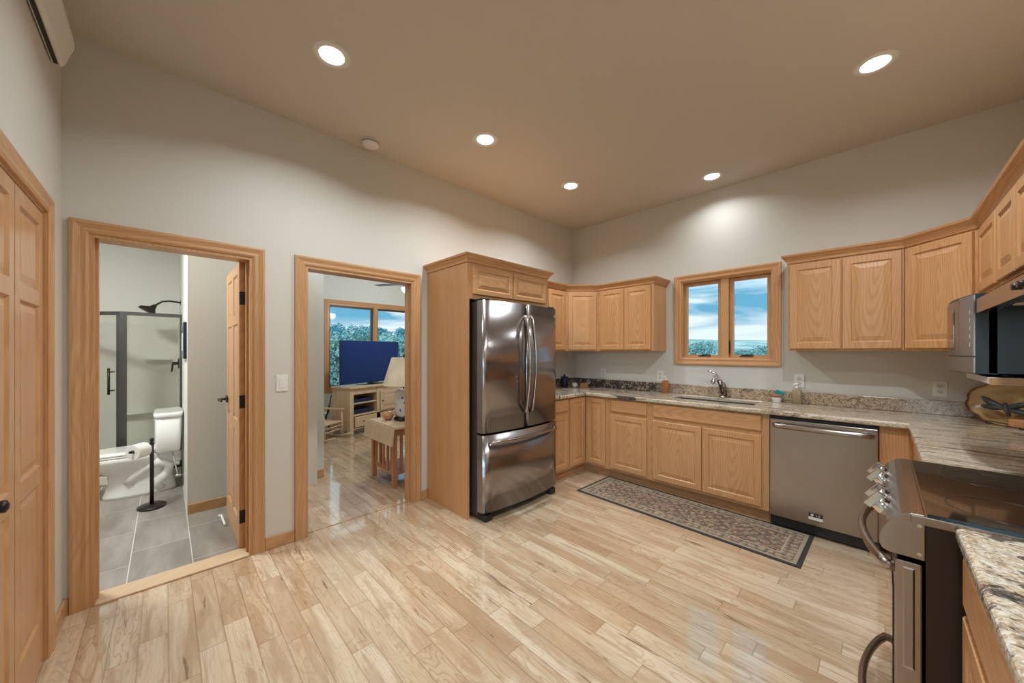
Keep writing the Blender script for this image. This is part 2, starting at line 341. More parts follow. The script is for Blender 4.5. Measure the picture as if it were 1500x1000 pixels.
# ------------------------------------------------------------------ mesh helpers
class MB:
    def __init__(s): s.v = []; s.f = []; s.sm = []
    def add(s, vs, fs, smooth=False, Mx=None):
        o = len(s.v)
        s.v += [tuple(Mx @ Vector(p)) if Mx else tuple(p) for p in vs]
        s.f += [tuple(i+o for i in f) for f in fs]; s.sm += [smooth]*len(fs); return s
    def box(s, x0, x1, y0, y1, z0, z1, Mx=None):
        if x0 > x1: x0, x1 = x1, x0
        if y0 > y1: y0, y1 = y1, y0
        if z0 > z1: z0, z1 = z1, z0
        vs = [(x, y, z) for z in (z0, z1) for x, y in ((x0, y0), (x1, y0), (x1, y1), (x0, y1))]
        return s.add(vs, [(3, 2, 1, 0), (4, 5, 6, 7), (0, 1, 5, 4), (1, 2, 6, 5), (2, 3, 7, 6), (3, 0, 4, 7)], Mx=Mx)
    def rings(s, rs, smooth=True, cap=True, close=True, Mx=None):
        n = len(rs[0]); vs = [p for r in rs for p in r]; fs = []
        for i in range(len(rs)-1):
            for j in range(n if close else n-1):
                a = i*n+j; b = i*n+(j+1) % n
                fs.append((a, b, b+n, a+n))
        o = len(s.v); s.add(vs, fs, smooth, Mx)
        if cap:
            s.f.append(tuple(o+i for i in reversed(range(n)))); s.sm.append(False)
            s.f.append(tuple(o+(len(rs)-1)*n+i for i in range(n))); s.sm.append(False)
        return s
    def prism(s, poly, a0, a1, axis='y', Mx=None):
        def P(p, a):
            return {'y': (p[0], a, p[1]), 'x': (a, p[0], p[1]), 'z': (p[0], p[1], a)}[axis]
        return s.rings([[P(p, a0) for p in poly], [P(p, a1) for p in poly]], smooth=False, Mx=Mx)
    def tube(s, pts, r, n=10, cap=True, flat=1.0, Mx=None):
        pts = [Vector(p) for p in pts]; k = len(pts)
        rr = r if isinstance(r, (list, tuple)) else [r]*k
        rs = []; up = None
        for i in range(k):
            t = (pts[min(i+1, k-1)]-pts[max(i-1, 0)]).normalized()
            if up is None:
                up = Vector((0, 0, 1)) if abs(t.z) < 0.9 else Vector((1, 0, 0))
            a = t.cross(up).normalized(); up = a.cross(t).normalized()
            rs.append([tuple(pts[i]+a*math.cos(2*PI*j/n)*rr[i]+up*math.sin(2*PI*j/n)*rr[i]*flat) for j in range(n)])
        return s.rings(rs, cap=cap, Mx=Mx)
    def lathe(s, prof, n=24, c=(0, 0, 0), cap=True, Mx=None):
        return s.rings([[(c[0]+r*math.cos(2*PI*j/n), c[1]+r*math.sin(2*PI*j/n), c[2]+z) for j in range(n)] for r, z in prof], cap=cap, Mx=Mx)
    def loft(s, secs, n=28, e=2.0, Mx=None):
        rs = []
        for (z, cx, cy, rx, ry) in secs:
            ring = []
            for j in range(n):
                a = 2*PI*j/n; ca, sa = math.cos(a), math.sin(a)
                ring.append((cx+rx*math.copysign(abs(ca)**(2/e), ca), cy+ry*math.copysign(abs(sa)**(2/e), sa), z))
            rs.append(ring)
        return s.rings(rs, Mx=Mx)
    def ico(s, c, r, sub=2, sc=(1, 1, 1), jit=0):
        bm = bmesh.new(); bmesh.ops.create_icosphere(bm, subdivisions=sub, radius=1)
        vs = []
        for v in bm.verts:
            k = r*(1+random.uniform(-jit, jit)); vs.append((c[0]+v.co.x*k*sc[0], c[1]+v.co.y*k*sc[1], c[2]+v.co.z*k*sc[2]))
        fs = [tuple(v.index for v in f.verts) for f in bm.faces]; bm.free()
        return s.add(vs, fs, True)
    def build(s, name, m, parent=None, loc=None, rot=None, bevel=0, seg=2, subsurf=0):
        me = bpy.data.meshes.new(name); me.from_pydata(s.v, [], s.f); me.update()
        bm = bmesh.new(); bm.from_mesh(me); bmesh.ops.recalc_face_normals(bm, faces=bm.faces); bm.to_mesh(me); bm.free()
        me.polygons.foreach_set('use_smooth', s.sm)
        me.materials.append(M[m] if isinstance(m, str) else m)
        o = bpy.data.objects.new(name, me); C.objects.link(o)
        if parent: o.parent = parent
        if loc: o.location = loc
        if rot: o.rotation_euler = rot
        if bevel:
            b = o.modifiers.new('bevel', 'BEVEL'); b.width = bevel; b.segments = seg; b.limit_method = 'ANGLE'; b.angle_limit = math.radians(40)
        if subsurf:
            q = o.modifiers.new('sub', 'SUBSURF'); q.levels = subsurf; q.render_levels = subsurf
        return o
def cells(xs, ys, a0, a1, holes, axis='z'):
    """plate made of grid cells; holes = set of (i,j) left out; axis = thickness axis"""
    mb = MB(); nx, ny = len(xs)-1, len(ys)-1
    inc = lambda i, j: 0 <= i < nx and 0 <= j < ny and (i, j) not in holes
    def P(x, y, a): return {'z': (x, y, a), 'x': (a, x, y), 'y': (x, a, y)}[axis]
    idx = {}
    def V(i, j, k):
        if (i, j, k) not in idx:
            idx[(i, j, k)] = len(mb.v); mb.v.append(P(xs[i], ys[j], (a0, a1)[k]))
        return idx[(i, j, k)]
    for i in range(nx):
        for j in range(ny):
            if not inc(i, j): continue
            mb.f.append((V(i, j, 0), V(i+1, j, 0), V(i+1, j+1, 0), V(i, j+1, 0)))
            mb.f.append((V(i, j, 1), V(i, j+1, 1), V(i+1, j+1, 1), V(i+1, j, 1)))
            for di, dj, p, q in ((-1, 0, (i, j), (i, j+1)), (1, 0, (i+1, j), (i+1, j+1)), (0, -1, (i, j), (i+1, j)), (0, 1, (i, j+1), (i+1, j+1))):
                if not inc(i+di, j+dj): mb.f.append((V(*p, 0), V(*q, 0), V(*q, 1), V(*p, 1)))
    mb.sm = [False]*len(mb.f); return mb

def tag(o, label=None, cat=None, group=None, kind=None):
    if label: o['label'] = label
    if cat: o['category'] = cat
    if group: o['group'] = group
    if kind: o['kind'] = kind
    return o
def thing(name, label, cat, loc=(0, 0, 0), rz=0, group=None):
    o = bpy.data.objects.new(name, None); C.objects.link(o); o.location = loc; o.rotation_euler = (0, 0, rz)
    o.empty_display_size = 0.1
    return tag(o, label, cat, group)
def struct(name, mb, m, **k):
    return tag(mb.build(name, m, **k), kind='structure')
def dup(root, loc, rz=None, label=None, group=None):
    r = root.copy(); C.objects.link(r); r.location = loc
    if rz is not None: r.rotation_euler = (0, 0, rz)
    if label: r['label'] = label
    if group: r['group'] = group
    for ch in list(root.children):
        c = ch.copy(); C.objects.link(c); c.parent = r
        for g in list(ch.children):
            dd = g.copy(); C.objects.link(dd); dd.parent = c
    return r
def text_mesh(name, body, size, m, parent, loc, rot, depth=0.0006):
    cu = bpy.data.curves.new(name, 'FONT'); cu.body = body; cu.size = size; cu.extrude = depth; cu.align_x = 'CENTER'; cu.align_y = 'CENTER'
    o = bpy.data.objects.new(name, cu); C.objects.link(o)
    dg = bpy.context.evaluated_depsgraph_get(); me = bpy.data.meshes.new_from_object(o.evaluated_get(dg))
    bpy.data.objects.remove(o); me.materials.clear(); me.materials.append(M[m])
    n = bpy.data.objects.new(name, me); C.objects.link(n); n.parent = parent; n.location = loc; n.rotation_euler = rot
    return n

# ================================================================== SETTING
T = 0.12
XR = 3.72; YC = -4.46
# floors
struct('floor', cells([-4.5, -1.42, 0.0-T, 7.5], [-8.6, -4.58, -3.4, -2.82, 1.7], -0.05, 0.0, {(0, 0), (0, 1), (0, 2), (1, 0), (1, 1)}), 'floor')
struct('floor_bathroom', MB().box(-3.5, -T+0.03, -5.8, -3.4, -0.05, 0.002), 'tile')
# left wall with the two door openings
struct('wall_left', cells([-4.58, -4.368, -3.648, -3.33, -2.45, 0.0], [0, 2.015, H], -T, 0, {(1, 0), (3, 0)}, 'x'), 'wall')
struct('wall_back', cells([-T, 1.45, 2.265, XR+T], [0, 1.31, 2.135, H], 0, 0.16, {(1, 1)}, 'y'), 'wall')
struct('wall_right', MB().box(XR, XR+T, -4.3, 0, 0, H), 'wall')
struct('wall_closet', cells([-T, 0.37, 1.26, 1.75], [0, 2.005, H], YC-T, YC, {(1, 0)}, 'y'), 'wall')
struct('wall_closet_inside', MB().box(0.0, 1.75, YC-0.75, YC-0.7, 0, H), 'wall')
struct('wall_great_room_left', MB().box(1.75, 1.75+T, -8.5, YC, 0, H), 'wall')
struct('wall_great_room_right', MB().box(7.4, 7.5, -8.5, -4.3, 0, H), 'wall')
struct('wall_great_room_side', MB().box(XR+T, 7.4, -4.3, -4.18, 0, H), 'wall')
struct('wall_great_room_back', cells([1.75, 3.5, 7.2, 7.5], [0, 0.20, 2.80, H], -8.56, -8.4, {(1, 1)}, 'y'), 'wall')
struct('ceiling', MB().box(-T, 7.5, -8.6, 0.16, H, H+0.1), 'ceil')
# bathroom shell
struct('wall_bathroom_stub', MB().box(-1.25, -1.11, -3.94, -2.94, 0, 2.85), 'wall')
struct('wall_bathroom_toilet', MB().box(-3.4, -1.25, -3.94, -3.84, 0, 2.85), 'white_wall')
struct('wall_partition', MB().box(-1.25, -T, -3.46, -3.40, 0, 2.85), 'wall')
struct('wall_bathroom_back', MB().box(-3.5, -3.4, -5.8, -3.84, 0, 2.85), 'white_wall')
struct('wall_bathroom_left', MB().box(-3.5, -T, -5.8, -5.7, 0, 2.85), 'white_wall')
struct('ceiling_bathroom', MB().box(-3.5, -T, -5.8, -2.82, 2.85, 2.9), 'white_wall')
# living room shell
XL = -4.3
struct('wall_hall', MB().box(-1.42, -1.30, -3.40, -2.82, 0, 2.85), 'wall')
struct('wall_living_left', MB().box(-4.5, -1.42, -2.94, -2.82, 0, 2.85), 'white_wall')
struct('wall_living_right', MB().box(-4.5, -T, 1.5, 1.62, 0, 2.85), 'white_wall')
struct('wall_living_front', MB().box(-T-0.001, -T+0.05, 0, 1.5, 0, 2.85), 'white_wall')
struct('wall_living_far', cells([-2.94, -1.87, -0.08, 1.6], [0, 0.66, 2.30, 2.85], XL-0.16, XL, {(1, 1)}, 'x'), 'white_wall')
struct('ceiling_living', MB().box(-4.5, -T, -3.4, 1.62, 2.85, 2.9), 'white_wall')

# casings: oak trim frame round an opening (legs + head), thickness protrudes from the wall
CP = [(0.0, 0.0), (0.0, 0.010), (0.012, 0.015), (0.03, 0.013), (0.055, 0.020), (0.068, 0.018), (0.07, 0.0)]   # inner -> outer, protrusion
def casing(name, a0, a1, zt, zb, place, m='pine', mh='pine_h', four=False, wd=1.0):
    """a0..a1 opening along wall axis; place(a, out, z) -> xyz"""
    mb = MB(); zlo = zb
    path = [(a0, zlo, -1, 0 if not four else -1), (a0, zt, -1, 1), (a1, zt, 1, 1), (a1, zlo, 1, 0 if not four else -1)]
    rs = [[place(a+sa*w*wd, o, z+sz*w*wd) for w, o in CP] for a, z, sa, sz in path]
    if four: rs.append(rs[0])
    mb.rings(rs, smooth=False, cap=not four)
    o = struct(name, mb, m); o.data.materials.append(M[mh])
    for p in o.data.polygons:
        cs = [o.data.vertices[i].co for i in p.vertices]
        if max(c.z for c in cs)-min(c.z for c in cs) < 0.2 and len(cs) == 4: p.material_index = 1
    return o
casing('trim_1', -4.368, -3.648, 2.015, 0, lambda a, o, z: (o, a, z))
casing('trim_2', -3.33, -2.45, 2.015, 0, lambda a, o, z: (o, a, z))
casing('trim_3', 0.37, 1.26, 2.005, 0, lambda a, o, z: (a, YC+o, z))
def jamb(name, y0, y1, zt):
    mb = MB(); mb.box(-T-0.005, 0.006, y0-0.001, y0+0.018, 0, zt); mb.box(-T-0.005, 0.006, y1-0.018, y1+0.001, 0, zt); mb.box(-T-0.005, 0.006, y0+0.018, y1-0.018, zt-0.018, zt+0.001)
    mb.box(-0.075, -0.04, y0+0.018, y0+0.03, 0, zt); mb.box(-0.075, -0.04, y1-0.03, y1-0.018, 0, zt)
    return struct(name, mb, 'pine')
jamb('trim_4', -4.368, -3.648, 2.015); j2 = jamb('trim_5', -3.33, -2.45, 2.015)
for z in (0.23, 1.03, 1.83):
    h = MB().box(-0.128, -0.1255, -3.318, -3.28, z-0.045, z+0.045).tube([(-0.132, -3.283, z-0.045), (-0.132, -3.283, z+0.045)], 0.007)
    h.build('hinge', 'hinge', j2)
struct('trim_6', MB().box(-T-0.01, 0.015, -4.35, -3.666, 0, 0.012), 'lightwood', bevel=0.004)
struct('trim_7', MB().box(-T+0.01, -0.05, -3.31, -2.47, 0, 0.008), 'floor', bevel=0.003)
# baseboards
def bb(name, x0, x1, y0, y1): return struct(name, MB().box(x0, x1, y0, y1, 0, 0.085), 'pine_h', bevel=0.004)
bb('baseboard_left', 0, 0.014, -3.578, -3.40)
b2 = bb('baseboard_left_corner', 0, 0.014, -4.46, -4.438)
bb('baseboard_left_middle', 0, 0.014, -2.38, -2.305)
bb('baseboard_stub', -1.11, -1.096, -3.94, -3.46)
bb('baseboard_hall', -1.30, -1.286, -3.40, -2.82)
bb('baseboard_closet', 0.0, 0.30, YC, YC+0.014)

# kitchen window
def window1():
    r = tag(MB().box(1.45, 1.452, 0.0, 0.001, 1.31, 1.312).build('window_1', 'oak'), kind='structure')
    mb = MB()                                                # jamb liner
    mb.box(1.45, 1.462, 0, 0.12, 1.31, 2.135); mb.box(2.257, 2.265, 0, 0.12, 1.31, 2.135); mb.box(1.462, 2.257, 0, 0.12, 2.123, 2.135); mb.box(1.462, 2.257, 0, 0.12, 1.31, 1.322)
    mb.box(1.835, 1.905, 0.01, 0.12, 1.322, 2.123)
    mb.build('window_frame', 'oak', r)
    for a, b_ in ((1.464, 1.833), (1.907, 2.255)):
        mb = MB(); z0, z1 = 1.324, 2.121; f = 0.033
        mb.box(a, a+f, 0.045, 0.08, z0, z1); mb.box(b_-f, b_, 0.045, 0.08, z0, z1); mb.box(a+f, b_-f, 0.045, 0.08, z0, z0+f*0.6); mb.box(a+f, b_-f, 0.045, 0.08, z1-f, z1)
        s = mb.build('sash', 'oak', r)
        MB().box(a+f, b_-f, 0.068, 0.072, z0+f*0.6, z1-f).build('pane', 'glass', s)
    for x in (1.68, 2.06):                                   # folded crank handles
        k = MB().box(x-0.06, x+0.05, 0.012, 0.045, 1.322, 1.336); k.tube([(x-0.045, 0.028, 1.337), (x+0.02, 0.02, 1.347), (x+0.055, 0.02, 1.343)], [0.009, 0.008, 0.006])
        k.build('crank_handle', 'fridge_side', r)
    MB().box(1.906, 1.914, 0.02, 0.045, 1.36, 1.49).build('sash_lock', 'hinge', r)
    return r
window1()
casing('trim_8', 1.45, 2.265, 2.135, 1.31, lambda a, o, z: (a, -o, z), m='oak', mh='oak_h', four=True, wd=1.06)
# living room window
def window2():
    ys = [-1.87, -0.95, -0.08]
    r = tag(MB().box(XL, XL+0.001, -1.87, -1.869, 0.66, 0.661).build('window_2', 'oak'), kind='structure')
    mb = MB()
    mb.box(XL-0.12, XL+0.005, -1.87, -1.845, 0.66, 2.30); mb.box(XL-0.12, XL+0.005, -0.13, -0.08, 0.66, 2.30); mb.box(XL-0.12, XL+0.005, -1.845, -0.13, 2.27, 2.30); mb.box(XL-0.12, XL+0.005, -1.845, -0.13, 0.66, 0.69)
    mb.box(XL-0.12, XL, -0.99, -0.91, 0.69, 2.27); mb.build('window_frame', 'oak', r)
    for a, b_ in ((-1.845, -0.99), (-0.91, -0.13)):
        m2 = MB(); f = 0.035; m2.box(XL-0.1, XL-0.06, a, a+f, 0.69, 2.27); m2.box(XL-0.1, XL-0.06, b_-f, b_, 0.69, 2.27); m2.box(XL-0.1, XL-0.06, a+f, b_-f, 0.69, 0.69+f); m2.box(XL-0.1, XL-0.06, a+f, b_-f, 2.27-f, 2.27)
        s = m2.build('sash', 'fridge_side', r); MB().box(XL-0.082, XL-0.078, a+f, b_-f, 0.69+f, 2.27-f).build('pane', 'glass', s)
window2()
casing('trim_9', -1.87, -0.08, 2.30, 0.66, lambda a, o, z: (XL+o, a, z), m='oak', mh='oak_h', four=True)
# great-room window, added unseen behind the camera to bring in fill daylight
r3 = tag(MB().box(3.5, 3.501, -8.5, -8.499, 0.20, 0.201).build('added_window', 'oak'), kind='structure')
mb = MB(); wx = [3.5, 4.71, 5.92, 7.14]
for x in wx: mb.box(x, x+0.06, -8.52, -8.42, 0.20, 2.80)
for a in wx[:-1]: mb.box(a+0.06, a+1.21, -8.52, -8.42, 0.20, 0.26); mb.box(a+0.06, a+1.21, -8.52, -8.42, 2.74, 2.80)
mb.build('window_frame', 'oak', r3)
for a in wx[:-1]: MB().box(a+0.06, a+1.21, -8.475, -8.47, 0.26, 2.74).build('pane', 'glass', r3)

# ------------------------------------------------------------------ panelled door leaves
def panel_leaf(w_, t_, z0, z1, rows, cols, both=True):
    """leaf local: x 0..w, y 0..t (front at y=0), panels recessed and raised on both faces"""
    mb = MB(); st = 0.085 if w_ > 0.6 else 0.06
    cw = (w_-st*(cols+1))/cols
    mb2 = cells([0]+sum([[st+c*(cw+st), st+c*(cw+st)+cw] for c in range(cols)], [])+[w_],
                [z0]+sum([[a, b_] for a, b_ in rows], [])+[z1], 0, t_,
                {(1+2*c, 1+2*k) for c in range(cols) for k in range(len(rows))}, 'y')
    mb.add(mb2.v, mb2.f)
    for c in range(cols):
        xa = st+c*(cw+st); xb = xa+cw
        for a, b_ in rows:
            for sgn in (0, 1):
                Y = lambda dpt: dpt if sgn == 0 else t_-dpt
                seq = [(0, 0.0), (0.008, 0.009), (0.014, 0.010), (0.04, 0.004)]
                rs = [[(xa+i, Y(dd), a+i), (xb-i, Y(dd), a+i), (xb-i, Y(dd), b_-i), (xa+i, Y(dd), b_-i)] for i, dd in seq]
                mb.rings(rs, smooth=False, cap=False); mb.add(rs[-1], [(0, 1, 2, 3)])
    return mb
ROWS = [(0.20, 0.81), (0.885, 1.575), (1.64, 1.93)]
# bathroom door, open against the partition (hinge at x=-T, y=-3.66)
d1 = tag(panel_leaf(0.70, 0.035, 0.012, 2.0, ROWS, 2).build('door_1', 'pine', loc=(-T-0.004, -3.672, 0), rot=(0, 0, PI), bevel=0.001), kind='structure')
for z in (0.23, 1.03, 1.75):
    mb = MB().box(-0.003, 0.0, 0.004, 0.034, z-0.045, z+0.045); mb.tube([(-0.006, -0.004, z-0.045), (-0.006, -0.004, z+0.045)], 0.007)
    mb.box(-0.004, -0.001, -0.03, -0.004, z-0.045, z+0.045); mb.build('hinge', 'hinge', d1)
for sg, yy in ((1, 0.035), (-1, 0.0)):
    mb = MB(); mb.tube([(0.64, yy, 0.99), (0.64, yy+sg*0.012, 0.99)], 0.03, 16); mb.tube([(0.64, yy+sg*0.01, 0.99), (0.64, yy+sg*0.055, 0.99)], 0.009)
    mb.tube([(0.645, yy+sg*0.055, 0.99), (0.60, yy+sg*0.058, 0.992), (0.53, yy+sg*0.05, 0.985)], [0.010, 0.009, 0.007]); mb.build('lever_handle', 'bronze', d1)
# bifold closet leaves
d2 = tag(panel_leaf(0.408, 0.03, 0.012, 1.99, ROWS, 1).build('door_2', 'pine', loc=(0.787, YC-0.004, 0), rot=(0, 0, PI), bevel=0.001), kind='structure')
d3 = tag(panel_leaf(0.455, 0.03, 0.012, 1.99, ROWS, 1).build('door_3', 'pine', loc=(1.25, YC-0.004, 0), rot=(0, 0, PI), bevel=0.001), kind='structure')
MB().tube([(0, 0, 0), (0, -0.02, 0), (0, -0.028, 0), (0, -0.04, 0), (0, -0.046, 0)], [0.01, 0.009, 0.019, 0.019, 0.008], 16).build('knob', 'bronze', d3, loc=(0.15, 0, 0.905))
struct('trim_10', MB().box(0.362, 0.377, YC-0.1, YC+0.004, 0, 2.005).box(0.377, 1.26, YC-0.1, YC-0.001, 1.993, 2.005), 'pine')

# ================================================================== CABINETS
def cab_door(w_, h_, t_=0.02, fr=0.055):
    """raised-panel door centred on its own origin, front at y=-t"""
    a, b_ = w_/2, h_/2
    seq = [(0, 0), (0, -t_+0.004), (0.004, -t_), (fr-0.006, -t_), (fr, -t_+0.007), (fr+0.006, -t_+0.008), (fr+0.034, -t_+0.002), (fr+0.037, -t_+0.001)]
    if w_ < 0.2: fr = 0.04; seq = [(0, 0), (0, -t_+0.004), (0.004, -t_), (fr-0.006, -t_), (fr, -t_+0.007), (fr+0.004, -t_+0.008), (fr+0.018, -t_+0.002), (fr+0.02, -t_+0.001)]
    rs = [[(-a+i, y, -b_+i), (a-i, y, -b_+i), (a-i, y, b_-i), (-a+i, y, b_-i)] for i, y in seq]
    return MB().rings(rs, smooth=False)
def drawer_front(w_, h_, t_=0.02):
    a, b_ = w_/2, h_/2
    rs = [[(-a+i, y, -b_+i), (a-i, y, -b_+i), (a-i, y, b_-i), (-a+i, y, b_-i)] for i, y in [(0, 0), (0, -t_+0.006), (0.003, -t_+0.003), (0.009, -t_)]]
    return MB().rings(rs, smooth=False)
def put_door(root, x0, x1, z0, z1):
    return cab_door(x1-x0, z1-z0).build('door', 'oak', root, loc=((x0+x1)/2, 0, (z0+z1)/2))
def put_drawer(root, x0, x1, z0, z1, name='drawer'):
    return drawer_front(x1-x0, z1-z0).build(name, 'oak_h', root, loc=((x0+x1)/2, 0, (z0+z1)/2))
def base_body(root, w_, d_=0.605, kick=True, zt=0.878):
    MB().box(0, w_, 0, d_, 0.10, zt).build('body', 'oak', root)
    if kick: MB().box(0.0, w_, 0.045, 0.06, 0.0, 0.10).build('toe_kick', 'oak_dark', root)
R90 = PI/2
# left run (faces +X)
a = thing('base_cabinet', 'narrow oak base cabinet with drawer squeezed between fridge and corner cabinet', 'cabinet', (0.61, -1.285, 0), R90)
base_body(a, 0.355); put_drawer(a, 0.02, 0.335, 0.735, 0.862); put_door(a, 0.02, 0.335, 0.125, 0.70)
# corner carousel cabinet
a = thing('corner_base_cabinet', 'oak corner base cabinet with two folding doors meeting at the inside corner', 'cabinet', (0, 0, 0))
MB().prism([(0.005, -0.005), (0.005, -0.93), (0.61, -0.93), (0.61, -0.61), (0.908, -0.61), (0.908, -0.005)], 0.10, 0.878, 'z').build('body', 'oak', a)
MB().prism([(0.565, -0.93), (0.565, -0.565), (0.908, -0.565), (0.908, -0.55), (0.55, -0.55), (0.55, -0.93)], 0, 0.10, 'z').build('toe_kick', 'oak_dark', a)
cab_door(0.275, 0.735).build('door', 'oak', a, loc=(0.612, -0.775, 0.4925), rot=(0, 0, R90))
cab_door(0.245, 0.735).build('door', 'oak', a, loc=(0.757, -0.612, 0.4925))
a = thing('base_cabinet', 'oak base cabinet with one drawer over one door, right of the corner cabinet', 'cabinet', (0.909, -0.61, 0))
base_body(a, 0.465); put_drawer(a, 0.036, 0.437, 0.735, 0.862); put_door(a, 0.036, 0.437, 0.125, 0.70)
a = thing('sink_cabinet', 'wide oak sink base cabinet with long false drawer front over two doors', 'cabinet', (1.375, -0.61, 0))
MB().box(0, 0.98, 0, 0.02, 0.10, 0.878).box(0, 0.018, 0.02, 0.605, 0.10, 0.878).box(0.962, 0.98, 0.02, 0.605, 0.10, 0.878).box(0.018, 0.962, 0.02, 0.605, 0.10, 0.118).build('body', 'oak', a)
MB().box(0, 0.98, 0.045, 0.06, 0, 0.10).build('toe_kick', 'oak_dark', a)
put_drawer(a, 0.034, 0.93, 0.735, 0.862, 'false_front'); put_door(a, 0.034, 0.480, 0.125, 0.70); put_door(a, 0.486, 0.93, 0.125, 0.70)
# right corner + right run (faces -X)
a = thing('corner_base_cabinet', 'oak corner filler cabinet between dishwasher and stove with wavy grain panel', 'cabinet', (0, 0, 0))
MB().prism([(2.968, -0.61), (3.12, -0.61), (3.12, -1.815), (3.715, -1.815), (3.715, -0.005), (2.968, -0.005)], 0.10, 0.878, 'z').build('body', 'oak', a)
MB().box(3.165, 3.18, -1.815, -0.61, 0, 0.10).build('toe_kick', 'oak_dark', a)
cab_door(0.5, 0.575).build('door', 'oak', a, loc=(3.12, -1.46, 0.4125), rot=(0, 0, -R90)); drawer_front(0.5, 0.127).build('drawer', 'oak_h', a, loc=(3.12, -1.46, 0.8), rot=(0, 0, -R90))
a = thing('base_cabinet', 'oak base cabinet under the near counter, right of the stove', 'cabinet', (3.135, -2.585, 0), -R90)
base_body(a, 1.3, 0.58); put_door(a, 0.035, 0.62, 0.125, 0.71); put_door(a, 0.66, 1.26, 0.125, 0.71); put_drawer(a, 0.035, 0.62, 0.735, 0.862); put_drawer(a, 0.66, 1.26, 0.735, 0.862)

# ------------------------------------------------------------------ upper cabinets
ZB, ZT = 1.385, 2.14
def upper(label, loc, rz, w_, doors, z0=ZB, d_=0.325, name='wall_cabinet'):
    r = thing(name, label, 'cabinet', loc, rz)
    MB().box(0, w_, 0, d_, z0, ZT).build('body', 'oak', r, bevel=0.001)
    for a_, b_ in doors: put_door(r, a_, b_, z0+0.015, 2.095)
    return r
upper('oak wall cabinet hidden partly behind the fridge, on the left wall', (0.33, -1.285, 0), R90, 0.674, [(0.02, 0.33), (0.34, 0.655)])
def diag_upper(label, pts, mid, rz, w_):
    r = thing('corner_wall_cabinet', label, 'cabinet', (0, 0, 0))
    MB().prism(pts, ZB, ZT, 'z').build('body', 'oak', r)
    cab_door(w_, 2.095-ZB-0.015).build('door', 'oak', r, loc=(mid[0], mid[1], (ZB+0.015+2.095)/2), rot=(0, 0, rz))
diag_upper('oak diagonal corner wall cabinet left of the window, single door', [(0.005, -0.005), (0.005, -0.609), (0.33, -0.609), (0.609, -0.33), (0.609, -0.005)], (0.47, -0.47), PI/4, 0.34)
upper('oak double-door wall cabinet directly left of the kitchen window', (0.611, -0.33, 0), 0, 0.675, [(0.028, 0.338), (0.342, 0.648)])
upper('oak double-door wall cabinet directly right of the kitchen window', (2.437, -0.33, 0), 0, 0.652, [(0.01, 0.324), (0.332, 0.642)])
diag_upper('oak diagonal corner wall cabinet above the outlet, right of the window', [(3.715, -0.005), (3.715, -0.625), (3.375, -0.625), (3.091, -0.335), (3.091, -0.005)], (3.235, -0.482), -0.795, 0.37)
upper('oak short wall cabinet with a narrow door, beside the diagonal corner cabinet', (3.39, -0.628, 0), -R90, 0.468, [(0.02, 0.455)], 1.71, d_=0.325)
upper('oak short double-door wall cabinet above the black microwave', (3.39, -1.098, 0), -R90, 0.728, [(0.015, 0.365), (0.373, 0.715)], 1.71)
upper('oak short double-door wall cabinet above the range hood', (3.39, -1.828, 0), -R90, 0.76, [(0.015, 0.377), (0.383, 0.745)], 1.71)

# crown mouldings
CR = [(0.0, -0.030), (0.008, -0.030), (0.012, -0.012), (0.030, 0.012), (0.042, 0.022), (0.046, 0.036), (0.0, 0.036)]
def crown(label, path, zc=2.14):
    mb = MB(); n = len(path); rs = []
    for i in range(n):
        p = Vector(path[i]); ds = []
        if i > 0: ds.append((p-Vector(path[i-1])).normalized())
        if i < n-1: ds.append((Vector(path[i+1])-p).normalized())
        ns = [Vector((dd.y, -dd.x)) for dd in ds]
        m_ = sum(ns, Vector((0, 0))).normalized(); k = 1/max(0.3, m_.dot(ns[0]))
        rs.append([(p.x+m_.x*k*o, p.y+m_.y*k*o, zc+z) for o, z in CR])
    mb.rings(rs, smooth=False)
    return tag(mb.build('crown_moulding', 'oak_h'), label, 'moulding')
E_ = 0.001
crown('oak crown moulding along the cabinets left of the window', [(0.33+E_, -1.24), (0.33+E_, -0.609), (0.609, -0.331), (1.287, -0.331), (1.287, -0.002)])
crown('oak crown moulding along the cabinets right of the window', [(2.436, -0.002), (2.436, -0.331), (3.091, -0.336), (3.375, -0.627), (3.389, -0.64), (3.389, -2.585)])
# fridge tower
ft = thing('fridge_cabinet', 'tall oak cabinet enclosing the fridge, with two small doors on top', 'cabinet', (0, 0, 0))
MB().box(0.003, 0.622, -2.303, -2.283, 0, ZT).build('side_panel', 'oak', ft)
MB().box(0.003, 0.622, -1.308, -1.288, 0, ZT).build('side_panel', 'oak', ft)
MB().box(0.003, 0.60, -2.283, -1.308, 1.815, ZT).box(0.60, 0.622, -2.283, -1.308, 1.815, ZT).build('body', 'oak', ft)
for y0, y1 in ((-2.255, -1.80), (-1.79, -1.335)):
    cab_door(y1-y0, 0.235, fr=0.045).build('door', 'oak_h', ft, loc=(0.622, (y0+y1)/2, 1.972), rot=(0, 0, R90))
crown('oak crown moulding on top of the fridge cabinet', [(0.003, -2.3035), (0.623, -2.3035), (0.623, -1.2875), (0.34, -1.2875)], 2.143)

